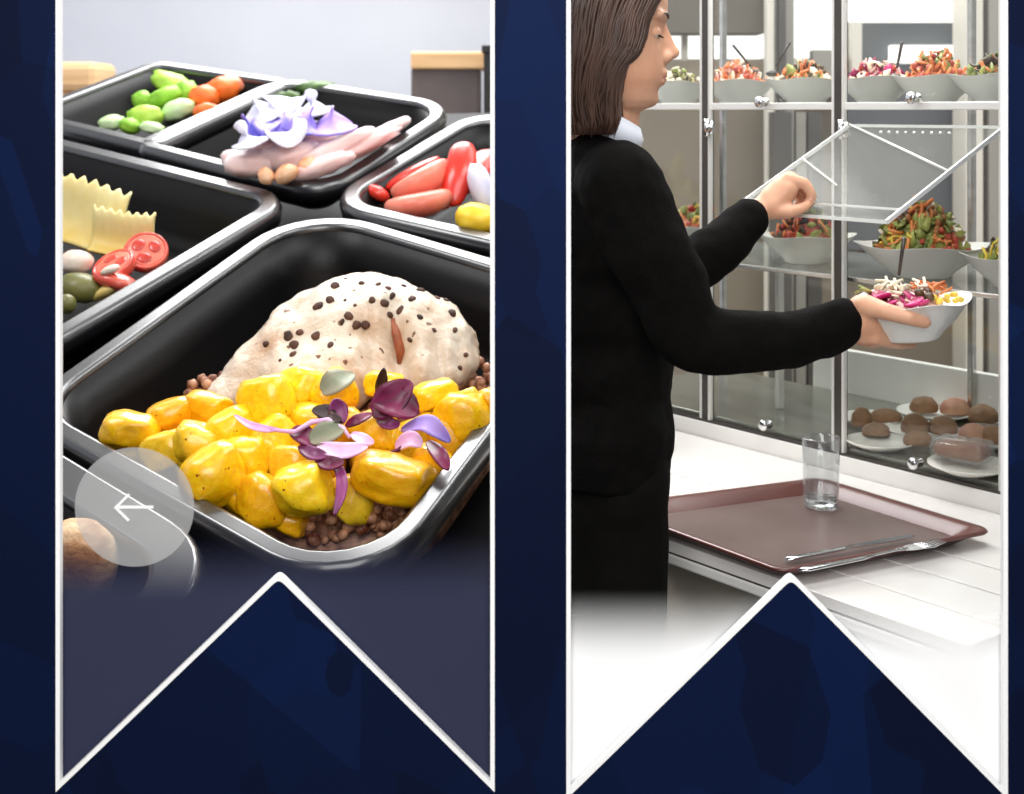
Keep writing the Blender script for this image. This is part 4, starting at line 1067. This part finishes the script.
to_floor('pillar_1', 767, 774, -140, YR-.1, .06, M_COLM); to_floor('pillar_2', 774, 794, -140, YR-.08, .2, M_GREYC); to_floor('pillar_3', 779, 786, -140, YR-.12, .04, M_DKC)
wall_rect('window_4', 794, 846, -140, 58, YR+.1, .1, M_SKY)
wall_rect('wall_panel', 794, 846, 58, 80, YR+.08, .2, M_COLM); wall_rect('trim_4', 813, 832, 50, 80, YR-.02, .06, M_GREYC)
to_floor('pillar_4', 796, 806, 112, YR-.06, .1, M_GREYC); to_floor('pillar_5', 808, 822, 112, YR-.02, .1, M_DKC); to_floor('pillar_6', 774, 792, 112, YR-.2, .1, M_DKC)
wall_rect('window_5', 852, 963, -140, 22, YR+.1, .1, M_SKY)
wall_rect('wall_slate', 846, 968, 22, 250, YR+.14, .1, M_SLATE)
wall_rect('window_6', 892, 962, 45, 63, YR+.08, .05, M_SKY); wall_rect('trim_5', 852, 862, 22, 72, YR+.04, .05, M_COLM)
to_floor('pillar_7', 966, 983, -140, YR-.1, .15, M_COLM); to_floor('pillar_8', 984, 989, -140, YR-.08, .15, M_DKC); to_floor('pillar_9', 989, 1012, -140, YR-.1, .15, M_GREYC)
# ================================================================== the woman at the counter
M_SKIN = mat('skin', (214, 164, 134), (196, 140, 110), rough=.5, scale=14, spec=.35, sss=.12, lo=.4, hi=.75)
M_HAIR = mat('brown_hair', (58, 40, 34), (92, 66, 54), rough=.42, scale=20, spec=.5, stretch=(1, 1, .25))
M_KNIT = mat('black_knit', (8, 7, 6), (12, 10, 9), rough=.9, scale=60, spec=.08, bump=.3, bscale=300)
M_TROUS = mat('black_trousers', (12, 11, 9), (15, 14, 12), rough=.85, scale=30, spec=.08)
M_SHIRT = mat('white_shirt', (226, 230, 240), (236, 240, 248), rough=.6, scale=10)
M_LIP = mat('lips', (188, 122, 106), (176, 108, 96), rough=.4, scale=10)
M_EYEW = mat('eye_white', (226, 218, 210), rough=.2); M_DARK = mat('lash_brown', (34, 22, 18), rough=.5); M_IRIS = mat('iris_brown', (60, 40, 28), rough=.2)
M_SHOE = mat('black_shoe', (16, 15, 15), rough=.4)

HYAW = math.radians(6); HO = W(640, 31, 2.25); HS = 2.25/F_PX
HF = Vector((math.cos(HYAW), math.sin(HYAW), 0)); HLf = Vector((-math.sin(HYAW), math.cos(HYAW), 0))
HM = frame(HO, HF, HLf, ZV)
def hp(px, py, lat=0): return HM @ Vector(((px-640)*HS, lat*HS, -(py-31)*HS))      # lat in pixels, minus = towards the near side
ROOT = W(606, 500, 2.3); ROOT.z = 0
person = thing('person', 'dark-haired woman in a black sweater lifting a salad bowl and holding the flap open', 'person', T(ROOT))
RI = T(-ROOT)
def padd(bm, pts, rs):
    """chain of tapered capsules through (px, py, depth) points"""
    P = [W(*p) for p in pts]
    for i in range(len(P)-1): add_cone(bm, P[i], P[i+1], rs[i], rs[i+1], 14)

# ---- head: stacked cross-sections following the profile
LEV = [(112, 640, 616, 12), (107, 650, 606, 22), (100, 656, 601, 29), (90, 658.5, 592, 34), (80, 662.5, 582, 38.5), (70, 664.5, 570, 41), (60, 664, 560, 43), (45, 663.5, 553, 44.5), (34, 662, 550, 45.5),
       (24, 664, 549, 47), (17, 667, 549, 47.5), (5, 668.5, 550, 48), (-10, 666, 554, 47), (-25, 656, 562, 41), (-36, 641, 575, 30), (-43, 618, 596, 10)]
def head_ring(bm, lev, p_front=1.85, grow=0):
    py, xf, xb, w_ = lev; out = []; N_ = 36; xc, a = (xf+xb)/2, (xf-xb)/2+grow
    for k in range(N_):
        t = 2*PI*k/N_; c, s = math.cos(t), math.sin(t)
        pw = p_front if c > 0 else 2.1
        q = 1/((abs(c)**pw+abs(s)**pw)**(1/pw))
        out.append(hp(xc+q*c*a, py, q*s*(w_+grow)*(1 if c < 0 else 1-.10*c)))
    return ring(bm, out)
body = bmesh.new()
rs = [head_ring(body, l) for l in LEV]
for a, b in zip(rs, rs[1:]): bridge(body, a, b)
body.faces.new(rs[0]); body.faces.new(rs[-1])
def hball(bm, px, py, lat, r): add_ball(bm, hp(px, py, lat), (r[0]*HS, r[1]*HS, r[2]*HS) if isinstance(r, tuple) else r*HS, Matrix.Rotation(HYAW, 3, 'Z'), 2)
def hcone(bm, a, b, ra, rb): add_cone(bm, hp(*a), hp(*b), ra*HS, rb*HS, 12)
# nose, lips, chin, brow, cheekbones, ears
hcone(body, (662, 24, 0), (671, 50, 0), 4.5, 6.6); hball(body, 674, 52.5, 0, 6.8); hball(body, 666.5, 57, 7, 5.6); hball(body, 666.5, 57, -7, 5.6); hcone(body, (672, 57, 0), (664, 63, 0), 3.2, 3.5)
hball(body, 662.5, 72.5, 0, (5.4, 15, 4.6)); hball(body, 661, 81.5, 0, (5.3, 13, 4.6)); hball(body, 647.5, 98, 0, (12, 15, 10.5))
for s in (1, -1):
    hcone(body, (662.5, 17, 5*s), (653, 16, 30*s), 6, 5); hcone(body, (600, 38, 46*s), (603, 58, 45*s), 9, 6)
# neck
padd(body, [(610, 85, 2.262), (604, 140, 2.28)], [.052, .056])
# torso, arms and legs inside the clothes
SHN, SHF = (622, 178, 2.14), (600, 178, 2.44)
ELN, WRN = (690, 338, 2.125), (858, 322, 2.165)
ELF, WRF = (667, 285, 2.44), (766, 206, 2.53)
padd(body, [SHN, (602, 172, 2.29), SHF], [.04, .045, .04])
padd(body, [(602, 172, 2.29), (602, 230, 2.3), (606, 350, 2.3), (608, 450, 2.3)], [.045, .09, .085, .09])
padd(body, [SHN, ELN, (780, 340, 2.145), WRN], [.045, .036, .034, .025]); padd(body, [SHF, ELF, WRF], [.042, .034, .022])
padd(body, [(608, 455, 2.24), (608, 800, 2.24), (608, 990, 2.24)], [.08, .05, .035]); padd(body, [(606, 455, 2.38), (606, 780, 2.38), (606, 950, 2.38)], [.08, .05, .035])
# ---- far hand, pinching the flap's pull rail
padd(body, [WRF, (774, 201, 2.53), (783, 190, 2.53)], [.024, .029, .026])
padd(body, [(774, 203, 2.545), (787, 182, 2.55), (790, 180, 2.575)], [.026, .018, .017])
padd(body, [(774, 206, 2.52), (786, 190, 2.52)], [.024, .022])
padd(body, [(788, 179, 2.52), (804, 183, 2.515), (811, 193, 2.515), (810, 203, 2.52)], [.0125, .0105, .0095, .0085])
padd(body, [(789, 178, 2.545), (806, 185, 2.545), (812, 197, 2.545), (805, 206, 2.54)], [.012, .0105, .0095, .0085])
padd(body, [(790, 181, 2.568), (804, 189, 2.57), (808, 200, 2.568), (800, 206, 2.56)], [.0115, .0098, .009, .008])
padd(body, [(788, 186, 2.588), (798, 194, 2.592), (801, 203, 2.59), (795, 207, 2.58)], [.0105, .009, .008, .0072])
padd(body, [(774, 211, 2.515), (789, 212, 2.50), (799, 209.5, 2.50), (806, 206, 2.51)], [.017, .0125, .0105, .009])
# ---- near hand, cradling the bowl
padd(body, [WRN, (866, 322, 2.175), (875, 327, 2.185)], [.027, .032, .028])
padd(body, [(862, 308, 2.165), (874, 309, 2.16)], [.022, .018]); padd(body, [(862, 332, 2.17), (873, 336, 2.185)], [.022, .02])
padd(body, [(866, 306, 2.15), (886, 311.5, 2.124), (908, 317.5, 2.112), (925, 322.5, 2.118)], [.0185, .0135, .0118, .0098])
padd(body, [(874, 338, 2.16), (888, 342, 2.18), (899, 343.5, 2.20), (907, 343, 2.22)], [.0115, .0095, .0088, .0078])
padd(body, [(875, 339, 2.18), (889, 342.5, 2.20), (902, 344, 2.215), (912, 343.5, 2.23)], [.0115, .0098, .009, .008])
padd(body, [(876, 338, 2.20), (889, 341, 2.22), (902, 342.5, 2.235), (911, 342, 2.245)], [.0110, .0092, .0085, .0076])
padd(body, [(876, 334, 2.218), (889, 338, 2.238), (901, 339, 2.248), (910, 338, 2.252)], [.010, .0085, .0078, .007])
body.transform(RI)
bm = remesh(body, .0036, 4)
body_o = mobj('body', bm, M_SKIN, person)
M_NAIL = mat('fingernail', (230, 184, 162), rough=.25)
def nail(a, r, nrm):
    bm = bmesh.new(); add_ball(bm, W(*a), r, Vector(nrm).to_track_quat('Z', 'Y').to_matrix(), 2); bm.transform(RI); mobj('fingernail', bm, M_NAIL, person)
nail((922.5, 321.3, 2.1095), (.0062, .0048, .0016), (.25, -1, .3)); nail((811.5, 199, 2.511), (.0045, .0045, .0016), (.7, -.7, .1))
def hchild(name, fn, m, smooth=True):
    bm = bmesh.new(); fn(bm); bm.transform(RI); return mobj(name, bm, m, person, smooth)
# face details
from mathutils.bvhtree import BVHTree
BV = BVHTree.FromPolygons([v.co.copy() for v in body_o.data.vertices], [tuple(p.vertices) for p in body_o.data.polygons])
def skin(py, lat):
    """front-facing skin at height py and lateral offset: its px"""
    a = RI @ hp(720, py, lat); d = -(HM.to_3x3() @ Vector((1, 0, 0)))
    loc, nor, i, dist = BV.ray_cast(a, d)
    return 720-dist/HS if loc is not None else 650
for s in (-1, 1):
    ex = skin(33, 19*s); ec = (ex-5.0, 33, 19.5*s)
    def eye(bm): hball(bm, *ec, 7.0)
    e = hchild('eye', eye, M_EYEW)
    bm = bmesh.new(); hball(bm, ec[0]+5.4, 35.0, ec[2]-.4*s, (2.2, 3.4, 3.4)); bm.transform(RI); mobj('iris', bm, M_IRIS, e)
    def lid(bm):
        vs = hball(bm, *ec, (7.9, 8.6, 7.4)) or list(bm.verts)
        c = hp(*ec); kill = [v for v in bm.verts if v.co.z < c.z-4.2*HS]
        bmesh.ops.delete(bm, geom=kill, context='VERTS')
    hchild('eyelid', lid, M_SKIN)
    def lash(bm):
        pts = []
        for k in range(9):
            q = (k/8-.5)*2; la = ec[2]+q*8.2; pts.append(hp(ec[0]+7.0*math.sqrt(max(.02, 1-(q*.92)**2)), ec[1]+4.2-1.0*q*q, la))
        add_tube(bm, pts, [.0008, .0013, .0015, .0016, .0016, .0016, .0015, .0013, .0008], 6)
        for k in range(1, 8): add_tube(bm, [pts[k], pts[k]+(hp(3.2, 1.8, (k-4)*.5)-hp(0, 0, 0))], [.0006, .0002], 4)
    hchild('eyelash', lash, M_DARK)
    def brow(bm):
        pts = []
        for k in range(9):
            la = (9+k*2.9)*s; py = 19-4.6*math.sin(k/8*2.5); pts.append(hp(skin(py, la)+.5, py, la))
        add_tube(bm, pts, [.0012, .002, .0024, .0025, .0024, .0021, .0017, .0012, .0005], 8, True, .7)
    hchild('eyebrow', brow, M_DARK)
def lips(bm):
    for py, top in ((75.0, 1), (80.6, 0)):
        pts = []
        for k in range(9):
            la = (k/8-.5)*24; q = abs(k/8-.5)*2; y_ = py+(1.8*q if top else -2.2*q); pts.append(hp(skin(y_, la)-.5, y_, la))
        add_tube(bm, pts, [HS*x for x in (.5, 1.3, 1.7, 1.9, 1.8, 1.9, 1.7, 1.3, .5)], 8)
hchild('lips', lips, M_LIP)
# ---- hair: shell and strands
HB = [(-50, 622), (-42, 640), (-25, 660), (-10, 664), (0, 657), (12, 649), (25, 643), (38, 641), (53, 636), (64, 624), (79, 619), (106, 615), (122, 617), (134, 612)]
def lerp_tab(tab, y):
    if y <= tab[0][0]: return tab[0][1]
    for a, b in zip(tab, tab[1:]):
        if y <= b[0]: return a[1]+(b[1]-a[1])*(y-a[0])/(b[0]-a[0])
    return tab[-1][1]
HW = [(-50, 16), (-42, 34), (-25, 49), (-5, 55), (20, 56), (50, 55), (80, 50), (105, 45), (122, 44), (134, 40)]
HK = [(-50, 590), (-42, 572), (-25, 553), (0, 543), (50, 540), (100, 546), (134, 556)]
def hair_lat(px, py, out=0):
    xf, xb, w_ = lerp_tab(HB, py), lerp_tab(HK, py), lerp_tab(HW, py)
    xc, a = (xf+xb)/2, (xf-xb)/2; q = min(.985, abs(px-xc)/a); pw = 4.2 if px > xc else 2.3
    return (w_+out)*(1-q**pw)**(1/pw)
def shell(bm):
    rr = []
    for py in range(-50, 136, 8):
        xf, xb, w_ = lerp_tab(HB, py), lerp_tab(HK, py), lerp_tab(HW, py); xc, a = (xf+xb)/2, (xf-xb)/2; out = []
        for k in range(40):
            t = 2*PI*k/40; c, s = math.cos(t), math.sin(t); pw = 4.2 if c > 0 else 2.3
            q = 1/((abs(c)**pw+abs(s)**pw)**(1/pw)); out.append(hp(xc+q*c*a, py, q*s*w_))
        rr.append(ring(bm, out))
    for a, b in zip(rr, rr[1:]): bridge(bm, a, b)
    bm.faces.new(rr[0]); bm.faces.new(rr[-1])
    rnd = random.Random(5)
    for k in range(230):
        side = -1 if k < 190 else 1
        s0 = rnd.random()**.8; s1 = min(1, max(0, s0+rnd.gauss(0, .05))); y0, y1 = rnd.uniform(-46, -20 if k % 2 else 20), rnd.uniform(90, 138)
        pts = []; ph = rnd.uniform(0, 6); o_ = rnd.uniform(0, 2.6)
        for j in range(11):
            t = j/10; py = y0+(y1-y0)*t; f = s0+(s1-s0)*t
            xf, xb = lerp_tab(HB, py), lerp_tab(HK, py); px = xb+(xf-xb)*(.04+.95*f)+3.2*math.sin(ph+t*6)*t
            pts.append(hp(px, py, side*(hair_lat(px, py, 1)+o_+.8*math.sin(ph+t*4))))
        add_tube(bm, pts, [HS*x for x in (.5, 1.2, 1.6, 1.7, 1.7, 1.7, 1.6, 1.5, 1.2, .9, .3)], 5)
hchild('hair', shell, M_HAIR)
# ---- collar
def collar(bm):
    rr = []
    for (fxp, fyp), (bx, by), w_ in (((640, 150), (578, 128), 34), ((643, 140), (574, 112), 36), ((640, 129), (574, 96), 35), ((637, 129), (577, 97), 32), ((636, 150), (582, 128), 30)):
        out = []
        for k in range(36):
            t = 2*PI*k/36; c, s = math.cos(t), math.sin(t); f = (c+1)/2
            out.append(hp(bx+(fxp-bx)*f, by+(fyp-by)*f, s*w_))
        rr.append(ring(bm, out))
    for a, b in zip(rr, rr[1:]): bridge(bm, a, b)
    bridge(bm, rr[-1], rr[0])
hchild('collar', collar, M_SHIRT)
# ---- sweater
sw = bmesh.new()
def sball(bm, px, py, y, r): add_ball(bm, W(px, py, y), r, Matrix.Rotation(math.radians(8), 3, 'Z'), 3)
padd(sw, [(622, 189, 2.14), (602, 163, 2.29), (600, 184, 2.44)], [.069, .052, .064])
padd(sw, [(598, 158, 2.22), (592, 158, 2.3)], [.046, .05])
padd(sw, [(601, 165, 2.28), (600, 205, 2.3)], [.06, .118])
sball(sw, 600, 235, 2.3, (.122, .165, .15)); sball(sw, 604, 300, 2.3, (.124, .155, .15)); sball(sw, 605, 360, 2.3, (.112, .15, .14)); sball(sw, 607, 425, 2.3, (.106, .165, .13))
bmesh.ops.create_cone(sw, cap_ends=True, segments=40, radius1=1, radius2=1, depth=1, matrix=T(W(607, 445, 2.3)) @ Matrix.Diagonal((.104, .165, .085, 1)))
padd(sw, [(623, 189, 2.14), (655, 257, 2.125), (690, 337, 2.125)], [.069, .063, .056]); padd(sw, [(690, 337, 2.125), (735, 341, 2.135), (785, 341, 2.148), (826, 330, 2.16), (842, 324, 2.165)], [.056, .051, .046, .043, .040])
padd(sw, [(600, 180, 2.44), (634, 240, 2.445), (668, 284, 2.44)], [.066, .056, .05]); padd(sw, [(668, 284, 2.44), (720, 248, 2.48), (742, 226, 2.51), (749, 219, 2.515)], [.05, .047, .040, .036])
sw.transform(RI)
bm = remesh(sw, .007, 6)
jitter(bm, .006, 14, 2); jitter(bm, .003, 34, 5)
mobj('sweater', bm, M_KNIT, person)
# ---- trousers and shoes
tr = bmesh.new()
sball(tr, 607, 470, 2.3, (.102, .162, .13))
padd(tr, [(611, 500, 2.245), (611, 660, 2.245), (611, 800, 2.24), (609, 985, 2.24)], [.092, .088, .080, .072]); padd(tr, [(609, 500, 2.375), (609, 660, 2.37), (609, 800, 2.37), (607, 950, 2.37)], [.09, .085, .08, .072])
tr.transform(RI); bm = remesh(tr, .009, 4); jitter(bm, .005, 12, 8); mobj('trousers', bm, M_TROUS, person)
for y in (2.24, 2.37):
    p = W(607, 500, y); p.z = 0
    def shoe(bm, p=p):
        add_cone(bm, p+Vector((-.03, 0, .042)), p+Vector((.15, 0, .034)), .042, .034, 16); add_cone(bm, p+Vector((-.02, 0, .05)), p+Vector((-.01, 0, .09)), .045, .045, 16)
        for v in bm.verts: v.co.z = max(0, v.co.z)
    hchild('shoe', shoe, M_SHOE)

# ---- the bowl in her hand
bp = W(907, 338, 2.205)
bm = bowl_mesh(.096, .056, 2.9, .16, .5)
tag(mobj('salad_bowl', bm, M_BOWL, None, True, T(bp) @ Matrix.Rotation(-.06, 4, 'Y') @ Matrix.Rotation(PI/4+.12, 4, 'Z')), 'white pointed salad bowl cradled in the hand of the woman', 'bowl')
rnd = random.Random(3)
sp = bp+Vector((0, 0, .05))
o = salad('mixed_salad', 'beetroot, onion, carrot and corn salad in the bowl in her hand', sp, .082, .022, ['rose', 'cream'], 40, 3, size=.010)
def bits(name, label, cat, key, n, cx, cy, rx, z0, kind, s, seed):
    rnd = random.Random(seed)
    for k in range(n):
        x, y = cx+rnd.uniform(-rx, rx), cy+rnd.uniform(-.025, .025); z = z0+rnd.uniform(0, .012); bm = bmesh.new()
        rot = Euler((rnd.uniform(-.6, .6), rnd.uniform(-.6, .6), rnd.uniform(0, 6)))
        if kind == 'shred': d = rot.to_matrix() @ Vector((s*1.6, 0, 0)); add_tube(bm, [-d, rot.to_matrix() @ Vector((0, s*.4, s*.2)), d], s*.22, 6)
        elif kind == 'slice':
            add_lathe(bm, [(0, -.0015), (s, -.0015), (s*1.05, 0), (s, .0015), (0, .0015)], 16, rot.to_matrix().to_4x4())
        else: add_ball(bm, (0, 0, 0), (s, s*.9, s*.8), rot.to_matrix(), 2)
        tag(mobj(name, bm, M_SAL[key], None, True, T(sp+Vector((x, y, z)))), label, cat, name.replace('_', ' ')+'s in the lifted bowl')
bits('beetroot_slice', 'magenta beetroot slice in the bowl held by the woman', 'beetroot', 'beet', 9, -.025, -.035, .035, .010, 'slice', .016, 1)
bits('onion_shred', 'whitish onion shred heaped in the bowl held by the woman', 'onion', 'cream', 16, -.015, .005, .045, .024, 'shred', .011, 2)
bits('carrot_shred', 'orange carrot shred in the bowl held by the woman', 'carrot', 'carrot', 14, .035, .005, .024, .022, 'shred', .010, 3)
bits('corn_kernel', 'yellow corn kernel in the bowl held by the woman', 'corn', 'yellow', 14, .052, -.02, .022, .010, 'ball', .0055, 4)
bits('black_olive', 'black olive in the bowl held by the woman', 'olive', 'dark', 3, .022, -.035, .014, .014, 'ball', .009, 5)
bits('lettuce_tip', 'yellow-green lettuce tip beside the thumb in the held bowl', 'lettuce', 'leaf', 3, -.072, -.01, .008, .020, 'slice', .010, 6)
stick('thin dark spoon handle standing up from the bowl in her hand', (904, 238), (899, 275), 2.2)
# ================================================================== light
w = bpy.data.worlds.new('world'); SC.world = w; w.use_nodes = True
bg = w.node_tree.nodes['Background']; bg.inputs[0].default_value = (1, 1, 1, 1); bg.inputs[1].default_value = .38
def area(name, loc, target, size, power, c=(1, 1, 1), sy=None):
    d = bpy.data.lights.new(name, 'AREA'); d.shape = 'RECTANGLE'; d.size = size; d.size_y = sy or size; d.energy = power; d.color = c
    o = link(bpy.data.objects.new(name, d)); o.location = loc
    o.rotation_euler = (Vector(target)-Vector(loc)).to_track_quat('-Z', 'Y').to_euler()
    return o
area('wall_wash_fill', (0, -.6, 2.6), (0, 1.9, 1.1), 2.2, 88)  # added fill in front of the display wall, whitens film and outline
area('tray_softbox', (-.5, 5.3, 3.5), (-.4, 3.2, 1.3), 2.2, 160)
area('tray_top_fill', (-.25, 4.15, 3.7), (-.2, 2.9, 1.1), 1.0, 20)  # extra light added above the trays so the near rims shine
area('tray_key_lamp', (-1.6, 2.3, 2.9), (-.5, 2.7, 1.1), .8, 24)
area('back_wall_fill', (-1.2, 5.0, 3.4), (-1.2, 6.6, 1.4), 1.4, 33)  # unseen fill, added to lift the grey wall behind the trays
area('counter_lamp', (.55, 2.25, 2.75), (.7, 2.6, .8), .9, 19)
area('cabinet_fill', (.95, 3.05, 2.3), (.95, 3.1, .8), .7, 14)  # added area light brightening the shelves, no fitting in the cabinet
area('room_fill', (1.3, 4.1, 3.2), (1.3, 5.0, 1.2), 1.6, 30)  # added fill for the room behind the cabinet, no visible source
SC.view_settings.view_transform = 'Standard'; SC.view_settings.look = 'None'; SC.view_settings.exposure = 0; SC.view_settings.gamma = 1
SC.view_settings.use_curve_mapping = False
